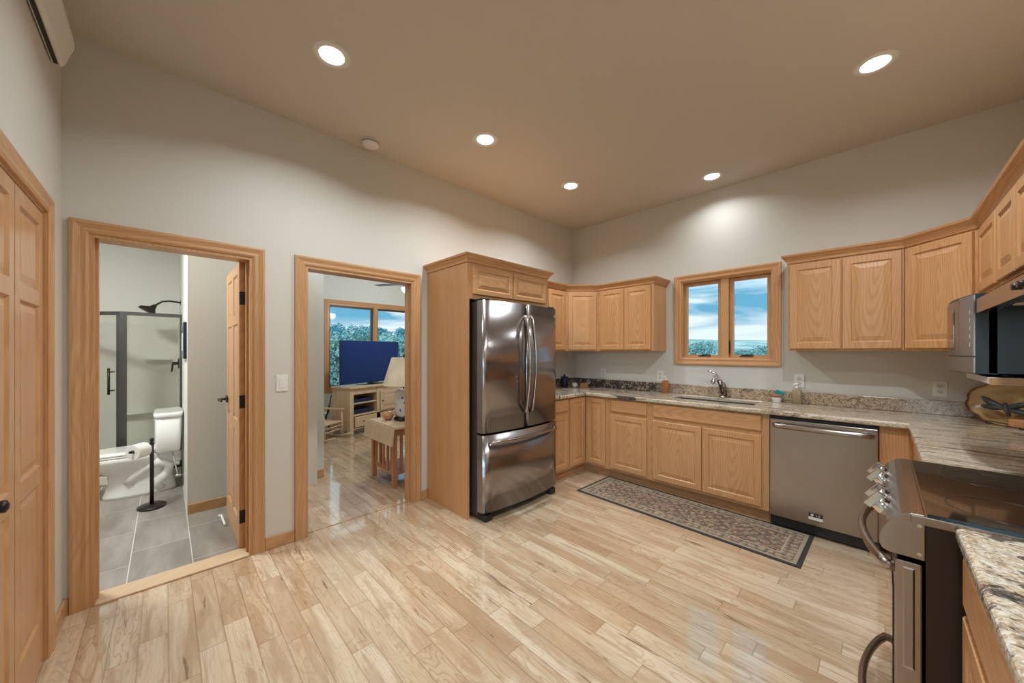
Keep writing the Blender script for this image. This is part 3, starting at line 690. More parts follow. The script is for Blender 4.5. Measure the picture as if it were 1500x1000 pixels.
# ------------------------------------------------------------------ countertops
ct = thing('countertop', 'speckled granite countertop running round the corner with the undermount sink', 'countertop', (0, 0, 0))
mb = cells([0.003, 0.655, 1.50, 2.205, 3.095, XR-0.003], [-1.82, -1.284, -0.655, -0.44, -0.11, -0.003], 0.879, 0.918,
           {(0, 0), (1, 0), (2, 0), (3, 0), (1, 1), (2, 1), (3, 1), (2, 3)})
mb.build('worktop', 'granite', ct, bevel=0.012, seg=3)
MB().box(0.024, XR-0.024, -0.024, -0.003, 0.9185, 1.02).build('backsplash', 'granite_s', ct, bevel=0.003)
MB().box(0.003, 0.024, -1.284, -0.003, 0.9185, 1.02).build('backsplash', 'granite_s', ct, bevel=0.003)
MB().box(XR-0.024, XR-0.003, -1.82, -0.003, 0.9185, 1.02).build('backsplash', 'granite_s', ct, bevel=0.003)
c2 = thing('countertop', 'granite countertop in the near right corner beside the stove', 'countertop', (0, 0, 0))
MB().box(3.108, XR-0.003, -3.95, -2.572, 0.879, 0.918).build('worktop', 'granite_n', c2, bevel=0.012, seg=3)
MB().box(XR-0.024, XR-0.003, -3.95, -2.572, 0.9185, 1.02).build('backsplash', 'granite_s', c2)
# sink
sk = thing('sink', 'dark undermount double-bowl sink set in the counter under the window', 'sink', (1.8525, -0.275, 0))
mb = MB()
for xa, xb in ((-0.351, -0.01), (0.01, 0.351)):
    mb.box(xa, xb, -0.164, 0.164, 0.70, 0.71); mb.box(xa, xa+0.008, -0.164, 0.164, 0.71, 0.878); mb.box(xb-0.008, xb, -0.164, 0.164, 0.71, 0.878)
    mb.box(xa+0.008, xb-0.008, -0.164, -0.156, 0.71, 0.878); mb.box(xa+0.008, xb-0.008, 0.156, 0.164, 0.71, 0.878)
mb.box(-0.01, 0.01, -0.164, 0.164, 0.78, 0.87)
mb.build('basin', 'fridge_side', sk, bevel=0.003)
for x in (-0.18, 0.18): MB().lathe([(0.045, 0.0), (0.045, 0.003), (0.03, 0.004), (0.028, 0.001)], 20, (x, 0, 0.7105)).build('drain', 'chrome', sk)
# faucet
FZ = 1.16
fa = thing('faucet', 'brushed metal kitchen faucet with a raised lever behind the sink', 'faucet', (1.875, -0.068, 0.918))
MB().lathe([(0.032, 0), (0.032, 0.006), (0.026, 0.012), (0.024, 0.016)], 20).tube([(0, 0, 0.012), (-0.004, -0.004, 0.06), (-0.012, -0.014, 0.11), (-0.022, -0.03, 0.15)], [0.024, 0.021, 0.019, 0.020], 16).build('body', 'steel', fa)
MB().tube([(-0.016, -0.02, 0.135), (-0.026, -0.04, 0.165), (-0.035, -0.075, 0.170), (-0.042, -0.115, 0.15), (-0.046, -0.13, 0.125)], [0.017, 0.022, 0.021, 0.019, 0.017], 16).build('spout', 'chrome', fa)
MB().tube([(-0.026, -0.035, 0.178), (-0.045, -0.045, 0.205), (-0.075, -0.055, 0.223), (-0.105, -0.06, 0.228)], [0.011, 0.009, 0.008, 0.006], 10).build('lever', 'chrome', fa)
MB().tube([(0.03, 0.012, 0.0), (0.028, 0.008, 0.06), (0.014, 0.0, 0.12), (-0.01, -0.01, 0.155)], 0.006, 8).build('hose', 'steel', fa)

for o_ in fa.children: o_.scale = (1.12, 1.12, FZ)
def bottle(label, loc, m, rr, hh, square=False):
    r = thing('soap_bottle', label, 'bottle', loc)
    if square: MB().loft([(0, 0, 0, rr, rr), (hh*0.68, 0, 0, rr, rr), (hh*0.71, 0, 0, rr*0.92, rr*0.92), (hh*0.77, 0, 0, rr*0.45, rr*0.45)], 24, 5).build('bottle_body', m, r)
    else: MB().lathe([(rr*0.9, 0), (rr, 0.005), (rr, hh*0.66), (rr*0.8, hh*0.73), (rr*0.42, hh*0.78)], 24).build('bottle_body', m, r)
    MB().lathe([(rr*0.48, hh*0.77), (rr*0.5, hh*0.84), (rr*0.22, hh*0.85), (rr*0.2, hh*0.93)], 16).tube([(rr*0.3, 0, hh*0.96), (-rr*0.2, 0, hh*0.97), (-rr*0.9, -rr*0.3, hh*0.95)], [rr*0.42, rr*0.35, rr*0.18], 10).build('pump', 'white', r)
    return r
bottle('amber soap bottle with white pump, left of the faucet', (1.318, -0.10, 0.919), 'amber', 0.031, 0.185, True)
bottle('tan soap bottle with white pump, right of the sponge holder', (2.462, -0.075, 0.919), 'soap2', 0.034, 0.175, True)
# sponge holder: scoop shaped ceramic
sh = thing('sponge_holder', 'cream and brown ceramic scoop holding a sponge, right of the sink', 'sponge holder', (2.32, -0.10, 0.919))
secs = [(0.0, 0, 0, 0.035, 0.028), (0.004, 0, 0, 0.036, 0.03), (0.02, 0, 0, 0.030, 0.025), (0.045, -0.004, 0, 0.045, 0.032), (0.075, -0.012, 0, 0.06, 0.038), (0.079, -0.012, 0, 0.056, 0.034), (0.05, -0.004, 0, 0.038, 0.026), (0.03, 0, 0, 0.02, 0.016)]
MB().loft(secs[:4]).build('foot', 'ivory', sh); MB().loft(secs[3:]).build('bowl', 'sponge_rim', sh)
tag(MB().box(-0.032, 0.032, -0.012, 0.012, 0, 0.06).build('sponge', 'teal', loc=(2.325, -0.10, 0.968), rot=(0.1, 0.45, 0), bevel=0.004), 'teal sponge standing in the ceramic scoop by the sink', 'sponge')
# items in the far left corner
cn = thing('canister', 'dark navy canister on the counter in the far left corner', 'canister', (0.10, -0.33, 0.919))
MB().lathe([(0.045, 0), (0.05, 0.01), (0.05, 0.11), (0.046, 0.12)], 24).build('canister_body', 'navy', cn); MB().lathe([(0.05, 0.12), (0.05, 0.132), (0.014, 0.136), (0.012, 0.15), (0.016, 0.158), (0.004, 0.162)], 24).build('lid', 'navy', cn)
cu = thing('cup', 'small white cup on the counter beside the navy canister', 'cup', (0.235, -0.30, 0.919))
MB().lathe([(0.02, 0), (0.028, 0.02), (0.030, 0.055), (0.027, 0.055), (0.024, 0.02), (0.0, 0.006)], 20).build('cup_body', 'white', cu); MB().tube([(0.028, 0, 0.045), (0.046, 0, 0.04), (0.046, 0, 0.02), (0.027, 0, 0.015)], 0.004).build('handle', 'white', cu)
cb = thing('wooden_box', 'little open wooden box with thin sticks in the far left counter corner', 'box', (0.33, -0.22, 0.919), 0.3)
mb = MB().box(-0.045, 0.045, -0.03, 0.03, 0, 0.006)
mb.box(-0.045, 0.045, -0.03, -0.024, 0.006, 0.055).box(-0.045, 0.045, 0.024, 0.03, 0.006, 0.055).box(-0.045, -0.039, -0.024, 0.024, 0.006, 0.055).box(0.039, 0.045, -0.024, 0.024, 0.006, 0.055)
mb.build('box_body', 'cherry', cb)
for k in range(3): MB().tube([(0.0+0.01*k, 0, 0.01), (0.05+0.015*k, 0.01*k, 0.10-0.012*k)], 0.0025, 6).build('stick', 'ivory', cb)

# ------------------------------------------------------------------ fridge
fr = thing('fridge', 'tall stainless french-door fridge with bottom freezer drawer', 'fridge', (0, 0, 0))
YA, YB = -2.25, -1.318; YM = (YA+YB)/2
MB().box(0.05, 0.672, YA+0.01, YB-0.005, 0.03, 1.79).build('body', 'fridge_side', fr, bevel=0.004)
def bow_door(y0, y1, z0, z1, m='dark_steel'):
    n = 14; fp = [(0.682, y0)]
    for i in range(n+1):
        y = y0+(y1-y0)*i/n; k = (y-YM)/(YB-YA)*2
        e = min(abs(y-y0), abs(y1-y)); rnd = 0.010*(1-min(1, e/0.012))**2
        fp.append((0.758+0.040*(1-k*k)-rnd, y))
    fp.append((0.682, y1))
    mb = MB(); mb.rings([[(x, y, z0) for x, y in fp], [(x, y, z1) for x, y in fp]], smooth=False)
    o = mb.build('door', m, fr)
    for p in o.data.polygons: p.use_smooth = len(p.vertices) == 4 and abs(p.normal.z) < 0.1 and p.normal.x > 0.5
    return o
bow_door(YA, YM-0.003, 0.718, 1.795); dr = bow_door(YM+0.003, YB, 0.718, 1.795); fz = bow_door(YA, YB, 0.075, 0.700); fz.name = 'freezer_drawer'
for sg in (-1, 1):
    y = YM+sg*0.038; pts = [(0.790, y, 0.85), (0.825, y+sg*0.002, 0.865)]
    pts += [(0.83+0.045*math.sin(PI*i/12), y, 0.875+0.79*i/12) for i in range(13)]
    pts += [(0.825, y, 1.675), (0.790, y, 1.69)]
    MB().tube(pts, 0.012, 10, flat=1.4).build('handle', 'steel', fr)
pts = [(0.772, YA+0.06, 0.645), (0.80, YA+0.062, 0.645)]+[(0.808+0.045*math.sin(PI*i/12), YA+0.07+(YB-YA-0.14)*i/12, 0.645) for i in range(13)]+[(0.80, YB-0.062, 0.645), (0.772, YB-0.06, 0.645)]
MB().tube(pts, 0.014, 10).build('handle', 'steel', fr)
MB().box(0.55, 0.74, YA+0.03, YB-0.03, 0.03, 0.072).build('grille', 'black', fr)
for y in (YA+0.06, YB-0.06): MB().box(0.66, 0.765, y-0.04, y+0.04, 0.0, 0.055).build('foot', 'black', fr, bevel=0.01)
for y in (YA+0.05, YB-0.05): MB().box(0.60, 0.74, y-0.035, y+0.035, 1.795, 1.812).build('hinge_cover', 'black', fr, bevel=0.004)
lg = MB().tube([(0, 0, 0), (0.002, 0, 0)], 0.012, 20).build('logo', 'white', dr, loc=(0.7625, YB-0.075, 1.72))
text_mesh('logo', 'LG', 0.026, 'white', dr, (0.7655, YB-0.045, 1.72), (PI/2, 0, PI/2))

# ------------------------------------------------------------------ dishwasher
dw = thing('dishwasher', 'stainless dishwasher with bar handle under the counter', 'dishwasher', (2.359, -0.61, 0))
MB().box(0.004, 0.604, 0.0, 0.57, 0.02, 0.868).build('body', 'black', dw)
MB().box(0.004, 0.604, -0.03, -0.001, 0.095, 0.852).build('door', 'steel', dw, bevel=0.004)
pts = [(0.03, -0.03, 0.806), (0.035, -0.055, 0.806)]+[(0.045+0.518*i/10, -0.06-0.014*math.sin(PI*i/10), 0.806) for i in range(11)]+[(0.573, -0.055, 0.806), (0.578, -0.03, 0.806)]
MB().tube(pts, 0.014, 10, flat=1.35).build('handle', 'steel', dw)
MB().box(0.01, 0.598, 0.02, 0.03, 0.005, 0.09).build('kick_plate', 'black', dw)
for x in (0.05, 0.555): MB().tube([(x, 0.016, 0.03), (x, 0.016, 0.075)], 0.006, 8).build('foot', 'chrome', dw)
lb = MB().box(0.242, 0.322, -0.0325, -0.0305, 0.158, 0.186).build('badge', 'black', dw)
MB().box(0.242, 0.322, -0.0325, -0.0305, 0.136, 0.157).build('badge', 'white', dw)
MB().tube([(0.262, -0.0345, 0.172), (0.262, -0.0325, 0.172)], 0.009, 20).build('logo', 'ivory', lb)
text_mesh('logo', 'LG', 0.022, 'ivory', lb, (0.296, -0.0335, 0.172), (PI/2, 0, 0))

# ------------------------------------------------------------------ rug
tag(MB().box(-0.872, 0.872, -0.293, 0.293, 0.0, 0.007).build('rug', 'rug', loc=(1.753, -0.874, 0.0), rot=(0, 0, -0.02), bevel=0.002), 'long patterned runner rug with dark border in front of the sink cabinets', 'rug')

# ------------------------------------------------------------------ range
rg = thing('stove', 'stainless slide-in stove with front knobs and black glass cooktop', 'stove', (0, 0, 0))
Y0, Y1 = -1.826, -2.568
MB().box(3.058, 3.66, Y1+0.003, Y0-0.003, 0.03, 0.898).build('body', 'range_side', rg)
for xx in (3.12, 3.62):
    for yy in (Y1+0.05, Y0-0.05): MB().tube([(xx, yy, 0), (xx, yy, 0.03)], 0.018).build('foot', 'black', rg)
prof = [(3.057, 0.800), (2.990, 0.800), (2.975, 0.805), (2.968, 0.820), (2.967, 0.842), (2.972, 0.862), (2.982, 0.882), (2.996, 0.902), (3.012, 0.917), (3.030, 0.925), (3.057, 0.926)]
mb = MB().rings([[(x, Y1, z) for x, z in prof], [(x, Y0, z) for x, z in prof]], smooth=False)
cp = mb.build('control_panel', 'steel', rg, bevel=0.002)
for z in (0.816, 0.895): MB().tube([(3.046, Y1-0.0025, z), (3.046, Y1+0.001, z)], 0.005, 12).build('screw', 'chrome', cp)
nrm = Vector((-0.80, 0, 0.60)).normalized()
for y in (-1.95, -2.06, -2.29, -2.40):
    c = Vector((2.986, y, 0.872)); mb = MB()
    mb.tube([tuple(c-nrm*0.004), tuple(c+nrm*0.012), tuple(c+nrm*0.030)], [0.027, 0.026, 0.022], 24)
    bx_ = Vector((0, 1, 0)).cross(nrm).normalized()
    Mx = Matrix.Translation(c+nrm*0.036) @ Matrix((bx_, Vector((0, 1, 0)), nrm)).transposed().to_4x4()
    mb.box(-0.028, 0.028, -0.0065, 0.0065, -0.010, 0.012, Mx=Mx)
    mb.build('knob', 'chrome', rg, bevel=0.002)
MB().box(-0.0005, 0.0015, -0.07, 0.07, -0.018, 0.018).build('display', 'gloss_black', rg, loc=(2.979, -2.175, 0.878), rot=(0, 0.64, 0))
MB().box(3.03, 3.665, Y1-0.002, Y0+0.002, 0.899, 0.922).build('cooktop_frame', 'steel', rg, bevel=0.002)
ck = MB().box(3.062, 3.645, Y1+0.016, Y0-0.016, 0.9225, 0.928).build('cooktop', 'gloss_black', rg)
for bx, by, br in ((3.22, -2.01, 0.10), (3.22, -2.38, 0.115), (3.50, -2.01, 0.075), (3.50, -2.38, 0.09)):
    MB().rings([[(bx+rr*math.cos(2*PI*j/40), by+rr*math.sin(2*PI*j/40), 0.9283+zz) for j in range(40)] for rr, zz in ((br, 0), (br, 0.0003), (br-0.003, 0.0003), (br-0.003, 0))], cap=False).build('burner_ring', 'range_side', ck)
# oven door with pressed side, window and bow handle
od = MB().box(3.000, 3.052, Y1+0.004, Y0-0.004, 0.205, 0.785).build('oven_door', 'steel', rg, bevel=0.004)
MB().box(2.996, 3.001, Y1+0.09, Y0-0.09, 0.33, 0.66).build('door_window', 'gloss_black', od)
MB().rings([[(3.018-k, Y1+0.0035-e, 0.49-k*2), (3.034+k, Y1+0.0035-e, 0.49-k*2), (3.034+k, Y1+0.0035-e, 0.765+k), (3.018-k, Y1+0.0035-e, 0.765+k)] for k, e in ((0.004, -0.0003), (0.0, 0.003))], smooth=False, cap=True).build('side_rib', 'steel', od)
def bowh(z, par, out=0.062):
    pts = [(3.0, Y1+0.045, z)]+[(2.985-out*math.sin(PI*i/14)**0.8, Y1+0.045+(Y0-Y1-0.09)*i/14, z) for i in range(15)]+[(3.0, Y0-0.045, z)]
    MB().tube(pts, 0.012, 10, flat=1.3).build('handle', 'steel', par)
bowh(0.745, od)
dd = MB().box(3.002, 3.052, Y1+0.004, Y0-0.004, 0.04, 0.195).build('storage_drawer', 'steel', rg, bevel=0.004)
bowh(0.165, dd)

# ------------------------------------------------------------------ hood, microwave, shelf
hd = thing('range_hood', 'stainless under-cabinet range hood with light above the stove', 'range hood', (0, 0, 0))
mb = MB().prism([(3.228, 1.527), (3.228, 1.580), (3.40, 1.705), (3.715, 1.705), (3.715, 1.560), (3.26, 1.545), (3.258, 1.527)], -2.588, -1.836, 'y')
mb.build('hood_body', 'steel', hd)
MB().tube([(3.33, -2.0, 1.546), (3.33, -2.0, 1.538)], 0.045, 20).build('hood_light', 'ivory', hd)
for y in (-2.44, -2.50): MB().tube([(3.229, y, 1.553), (3.215, y, 1.553)], 0.009, 12).build('switch_knob', 'bronze', hd)
s_ = thing('wall_shelf', 'white shelf with oak edge under the microwave', 'shelf', (0, 0, 0))
MB().box(3.255, 3.715, -1.858, -1.36, 1.258, 1.282).build('shelf_board', 'white', s_); MB().box(3.255, 3.715, -1.866, -1.8585, 1.256, 1.282).build('edge_strip', 'oak_h', s_)
for y in (-1.80, -1.42): MB().prism([(3.714, 1.257), (3.60, 1.257), (3.714, 1.16)], y-0.006, y+0.006, 'y').build('bracket', 'white', s_)
mw = thing('microwave', 'black countertop microwave with curved stainless front on the wall shelf', 'microwave', (0, 0, 0))
MA, MZ, mz0, mz1 = -1.825, -1.20, 1.293, 1.604
MB().box(3.255, 3.66, MA, MZ, mz0, mz1).build('body', 'black', mw, bevel=0.004)
def front_arc(y0, y1, z0, z1, off, m, name, thick=0.02):
    n = 12; L = (MZ-MA); fo = []; ba = []
    for i in range(n+1):
        y = y0+(y1-y0)*i/n; k = (y-(MA+MZ)/2)/L*2
        xx = 3.228-0.035*(1-k*k)-off
        fo.append((xx, y)); ba.append((xx+thick, y))
    fp = fo+ba[::-1]
    return MB().rings([[(x, y, z0) for x, y in fp], [(x, y, z1) for x, y in fp]], smooth=False).build(name, m, mw)
front_arc(MA, MZ, mz0, mz1, 0, 'black', 'front_frame', 0.05)
front_arc(MA+0.14, MZ-0.02, mz0+0.07, mz1-0.012, 0.004, 'bronze_steel', 'door')
front_arc(MA+0.20, MZ-0.06, mz0+0.095, mz1-0.045, 0.006, 'gloss_black', 'door_window')
front_arc(MA+0.004, MA+0.135, mz0+0.07, mz1-0.004, 0.004, 'bronze_steel', 'control_panel')
front_arc(MA+0.004, MZ-0.008, mz0+0.004, mz0+0.064, 0.004, 'bronze_steel', 'lower_band')
for k in range(5):
    for j in range(3): MB().box(3.2165-j*0.0035, 3.2195-j*0.0035, MA+0.03+j*0.032, MA+0.05+j*0.032, 1.40+k*0.032, 1.415+k*0.032).build('button', 'ivory', mw)
for x, y in ((3.30, -1.8), (3.62, -1.8), (3.30, -1.40), (3.62, -1.40)): MB().tube([(x, y, 1.2825), (x, y, 1.294)], 0.012).build('foot', 'black', mw)

# ------------------------------------------------------------------ platter in the right corner
pl = thing('platter', 'brown oval scalloped platter leaning in the right counter corner', 'platter', (3.525, -0.365, 0.925), math.atan2(-0.83, 0.55))
n = 72; rs = []
for rr, yy in ((1.0, 0.0), (1.0, -0.010), (0.93, -0.004), (0.74, 0.012), (0.70, 0.020), (0.0, 0.022)):
    ring = []
    for j in range(n):
        a_ = 2*PI*j/n; sc = 1+(0.07*abs(math.sin(4*a_))**0.6-0.045)*(1 if rr > 0.8 else 0)
        ring.append((0.275*rr*sc*math.cos(a_), yy, 0.132+0.142*rr*sc*math.sin(a_)))
    rs.append(ring)
tl = (-0.18, 0, 0)
MB().rings(rs, cap=False).build('plate', 'platter', pl, rot=tl)
rs = [[(0.275*rr*(1+(0.07*abs(math.sin(4*2*PI*j/n))**0.6-0.045))*math.cos(2*PI*j/n), yy, 0.132+0.142*rr*(1+(0.07*abs(math.sin(4*2*PI*j/n))**0.6-0.045))*math.sin(2*PI*j/n)) for j in range(n)] for rr, yy in ((0.975, -0.013), (1.01, -0.013), (1.012, 0.002), (0.98, 0.006))]
MB().rings(rs, cap=False).build('rim', 'rim', pl, rot=tl)
st_ = thing('plate_stand', 'black wire stand holding up the brown platter', 'stand', (3.545, -0.355, 0.919), math.atan2(-0.83, 0.55))
for x in (-0.09, 0.09): MB().tube([(x, -0.06, 0.02), (x, -0.062, 0.004), (x, 0.05, 0.004), (x, 0.075, 0.12)], 0.003, 8).build('wire_leg', 'black', st_)
MB().tube([(-0.09, -0.06, 0.02), (0.09, -0.06, 0.02)], 0.003, 8).build('wire_bar', 'black', st_)
orn = thing('ornament', 'dark metal leaf-shaped ornament resting in front of the platter', 'ornament', (3.512, -0.375, 0.985), math.atan2(-0.83, 0.55))
for a_, ln in ((2.75, 0.15), (3.15, 0.14), (0.35, 0.14), (-0.1, 0.15)):
    c_, s2 = math.cos(a_), math.sin(a_); ring = []
    pts = [(c_*ln*k/8, -0.004-0.012*math.sin(PI*k/8), 0.045+s2*ln*k/8) for k in range(9)]
    MB().tube(pts, [0.004+0.016*math.sin(PI*k/8)**0.8 for k in range(9)], 8, flat=0.9).build('leaf', 'ornament', orn)
MB().tube([(0, -0.01, 0.08), (0.01, -0.012, 0.04), (0.03, -0.014, 0.0)], [0.008, 0.013, 0.006], 8).build('stem', 'ornament', orn)
wb = thing('wooden_trivet', 'small reddish wooden rest on the counter in front of the platter', 'trivet', (3.575, -0.74, 0.919), -0.4)
MB().box(-0.035, 0.035, -0.03, 0.03, 0.0, 0.045).build('block', 'lightwood', wb, bevel=0.003)
MB().prism([(-0.11, 0.046), (-0.11, 0.085), (-0.07, 0.085), (0.04, 0.07), (0.10, 0.06), (0.12, 0.02), (0.09, 0.046)], -0.02, 0.02, 'y').build('arm', 'cherry', wb, bevel=0.003)

# ------------------------------------------------------------------ wall plates
def plate(name, label, cat, loc, rz, kind):
    r = thing(name, label, cat, loc, rz)            # local: faces -y
    MB().box(-0.036, 0.036, -0.006, -0.0005, -0.058, 0.058).build('plate', 'white', r, bevel=0.002)
    if kind == 'rocker': MB().box(-0.017, 0.017, -0.0085, -0.0062, -0.033, 0.033).build('rocker', 'white', r, bevel=0.001)
    else:
        for z in (0.021, -0.021):
            s = MB().loft([(0, 0, 0, 0.017, 0.015), (0.002, 0, 0, 0.017, 0.015)], 20, 3).build('socket', 'ivory', r, loc=(0, -0.0062, z), rot=(PI/2, 0, 0))
            MB().box(-0.007, -0.005, 0.0, 0.008, 0.0021, 0.0028).box(0.005, 0.007, 0.0, 0.008, 0.0021, 0.0028).box(-0.002, 0.002, -0.009, -0.005, 0.0021, 0.0028).build('slots', 'black', s)
    return r
plate('light_switch', 'white rocker light switch between the two doorways', 'switch', (0, -3.478, 1.155), R90, 'rocker')
plate('outlet', 'white outlet on the back wall below the diagonal corner cabinet', 'outlet', (3.277, 0, 1.105), 0, 'o')
plate('outlet', 'white outlet between the window and the left cabinets', 'outlet', (1.215, 0, 1.10), 0, 'o')
plate('outlet', 'white outlet behind the tan soap bottle', 'outlet', (2.468, 0, 1.115), 0, 'o')
plate('outlet', 'white outlet under the left corner wall cabinet', 'outlet', (0.476, 0, 1.10), 0, 'o')

# ------------------------------------------------------------------ ceiling fixtures
LBL = ['recessed ceiling light nearest the bathroom doorway, largest of the row', 'recessed ceiling light, middle of the row along the left wall', 'recessed ceiling light above the left corner cabinets, farthest of the row',
       'recessed ceiling light just above the kitchen window wall', 'recessed ceiling light at the upper right, over the stove side',
       'recessed ceiling light over the front of the stove', 'recessed ceiling light above the near counter', 'added recessed fill light behind the kitchen, out of view', 'added recessed fill light in the far right of the great room', 'added recessed fill light near the added great room window']
l0 = thing('recessed_light', LBL[0], 'ceiling light', (DOWN[0][0], DOWN[0][1], H), 0, 'recessed ceiling lights')
MB().rings([[(r_*math.cos(2*PI*j/36), r_*math.sin(2*PI*j/36), z) for j in range(36)] for r_, z in ((0.098, -0.0005), (0.096, -0.005), (0.068, -0.006), (0.062, -0.0005))], cap=False).build('trim_ring', 'trim_white', l0)
MB().lathe([(0.062, -0.0055), (0.062, -0.001)], 36).build('lens', 'lens', l0)
for i in range(1, len(DOWN)): dup(l0, (DOWN[i][0], DOWN[i][1], H), 0, LBL[i])
sd = thing('smoke_detector', 'round white smoke detector on the ceiling near the left wall', 'smoke detector', (0.14, -2.90, H))
MB().lathe([(0.065, -0.001), (0.065, -0.022), (0.055, -0.036), (0.03, -0.042), (0.0, -0.043)], 28, cap=False).build('housing', 'trim_white', sd)
MB().lathe([(0.066, -0.012), (0.0665, -0.015), (0.066, -0.018)], 28, cap=False).build('vent_band', 'fridge_side', sd)
au = thing('air_unit', 'white wall-mounted air unit with a dark vent slot, high at upper left', 'air conditioner', (0.25, YC, 0))
prf = [(0.001, 2.742), (0.030, 2.734), (0.042, 2.750), (0.072, 2.845), (0.070, 2.88), (0.045, 2.96), (0.001, 2.98)]
mb = MB().rings([[(x, y, z) for y, z in prf] for x in (0, 0.85)], smooth=False); mb.build('housing', 'trim_white', au, bevel=0.003)
MB().box(0.02, 0.83, 0.008, 0.024, 2.7325, 2.7395).build('vent_slot', 'black', au)
MB().rings([[(x, y, z) for y, z in ((0.0065, 2.7315), (0.0085, 2.7305), (0.0095, 2.7335))] for x in (0.02, 0.83)], smooth=False).build('vent_lip', 'trim_white', au)

# ================================================================== BATHROOM
area('bathroom_fill', (-0.95, -4.85, 2.80), 0.4, 56, (0.96, 1.0, 1.0))  # added fill for the bathroom, its fixture is out of view
bl = thing('bathroom_fill_lamp', 'added round fill lamp in the bathroom, out of view', 'ceiling light', (-0.95, -4.85, 2.85))
MB().lathe([(0.22, -0.001), (0.22, -0.03), (0.19, -0.045)], 28).build('fill_dome', 'lens', bl)
tl_ = thing('toilet', 'white two-piece toilet against the bathroom wall', 'toilet', (-2.06, -3.945, 0))
# local: y negative = forward
MB().loft([(0.0, 0, -0.30, 0.125, 0.255), (0.03, 0, -0.30, 0.12, 0.25), (0.14, 0, -0.29, 0.105, 0.225), (0.22, 0, -0.30, 0.108, 0.225), (0.27, 0, -0.36, 0.135, 0.265), (0.31, 0, -0.41, 0.165, 0.29), (0.36, 0, -0.43, 0.185, 0.295), (0.395, 0, -0.43, 0.19, 0.30)], 32, 2.3).build('bowl', 'porcelain', tl_)
MB().box(-0.10, 0.10, -0.25, -0.01, 0.27, 0.395).build('deck', 'porcelain', tl_, bevel=0.02, seg=3)
for sx in (-1, 1):
    MB().tube([(sx*0.08, -0.38, 0.13), (sx*0.085, -0.34, 0.20), (sx*0.095, -0.26, 0.26), (sx*0.105, -0.18, 0.30), (sx*0.10, -0.10, 0.26), (sx*0.09, -0.12, 0.17), (sx*0.09, -0.20, 0.10), (sx*0.08, -0.16, 0.03)], 0.045, 12).build('trapway', 'porcelain', tl_)
MB().loft([(0.396, 0, -0.43, 0.185, 0.29), (0.40, 0, -0.43, 0.192, 0.298), (0.413, 0, -0.43, 0.192, 0.298), (0.416, 0, -0.43, 0.188, 0.294)], 32, 2.2).build('seat', 'porcelain', tl_)
MB().loft([(0.4175, 0, -0.43, 0.188, 0.293), (0.42, 0, -0.43, 0.193, 0.298), (0.436, 0, -0.43, 0.190, 0.295), (0.447, 0, -0.42, 0.15, 0.25)], 32, 2.2).build('lid', 'porcelain', tl_)
tk = MB().loft([(0.396, 0, -0.11, 0.185, 0.085), (0.42, 0, -0.11, 0.20, 0.095), (0.74, 0, -0.105, 0.222, 0.100)], 32, 6).build('tank', 'porcelain', tl_)
MB().loft([(0.7405, 0, -0.108, 0.228, 0.106), (0.75, 0, -0.108, 0.234, 0.108), (0.775, 0, -0.108, 0.234, 0.108), (0.785, 0, -0.108, 0.22, 0.098)], 32, 6).build('tank_lid', 'porcelain', tk)
MB().tube([(-0.15, -0.205, 0.68), (-0.15, -0.222, 0.68), (-0.09, -0.225, 0.675)], 0.007).build('flush_lever', 'chrome', tk)
MB().tube([(0.17, 0.0, 0.15), (0.17, -0.04, 0.15), (0.17, -0.05, 0.2), (0.15, -0.08, 0.40)], 0.006).tube([(0.17, -0.06, 0.15), (0.17, -0.02, 0.15)], 0.014).build('supply_valve', 'chrome', tl_)
ts = thing('toilet_paper_stand', 'black freestanding toilet paper stand with oval base in the bathroom', 'paper holder', (-1.53, -4.16, 0.002))
MB().loft([(0.0, 0, 0, 0.115, 0.095), (0.012, 0, 0, 0.115, 0.095), (0.02, 0, 0, 0.10, 0.08), (0.03, 0, 0, 0.02, 0.02)], 36).build('base', 'bronze', ts)
MB().tube([(0, 0, 0.02), (0, 0, 0.555)], 0.014, 12).build('pole', 'bronze', ts)
MB().lathe([(0.016, 0.555), (0.019, 0.565), (0.008, 0.575), (0.014, 0.585), (0.016, 0.60), (0.004, 0.612)], 14).build('finial', 'bronze', ts)
ad = Vector((0.62, -0.62, -0.02))
MB().tube([(0, 0, 0.54), tuple(Vector((0, 0, 0.54))+ad*0.08), tuple(Vector((0, 0, 0.535))+ad*0.20)], 0.005).ico(tuple(Vector((0, 0, 0.535))+ad*0.20), 0.012).build('arm', 'bronze', ts)
rl = Vector((-1.53, -4.16, 0.53))+ad*0.125; u_ = ad.normalized()
mb = MB(); e1 = u_.cross(Vector((0, 0, 1))).normalized(); e2 = e1.cross(u_)
rs = [[tuple(rl+u_*h+(e1*math.cos(2*PI*j/28)+e2*math.sin(2*PI*j/28))*r_) for j in range(28)] for r_, h in ((0.02, -0.05), (0.062, -0.05), (0.062, 0.05), (0.02, 0.05), (0.02, -0.05))]
tag(MB().rings(rs, smooth=False, cap=False).build('toilet_paper_roll', 'paper'), 'white toilet paper roll on the black stand', 'toilet paper')
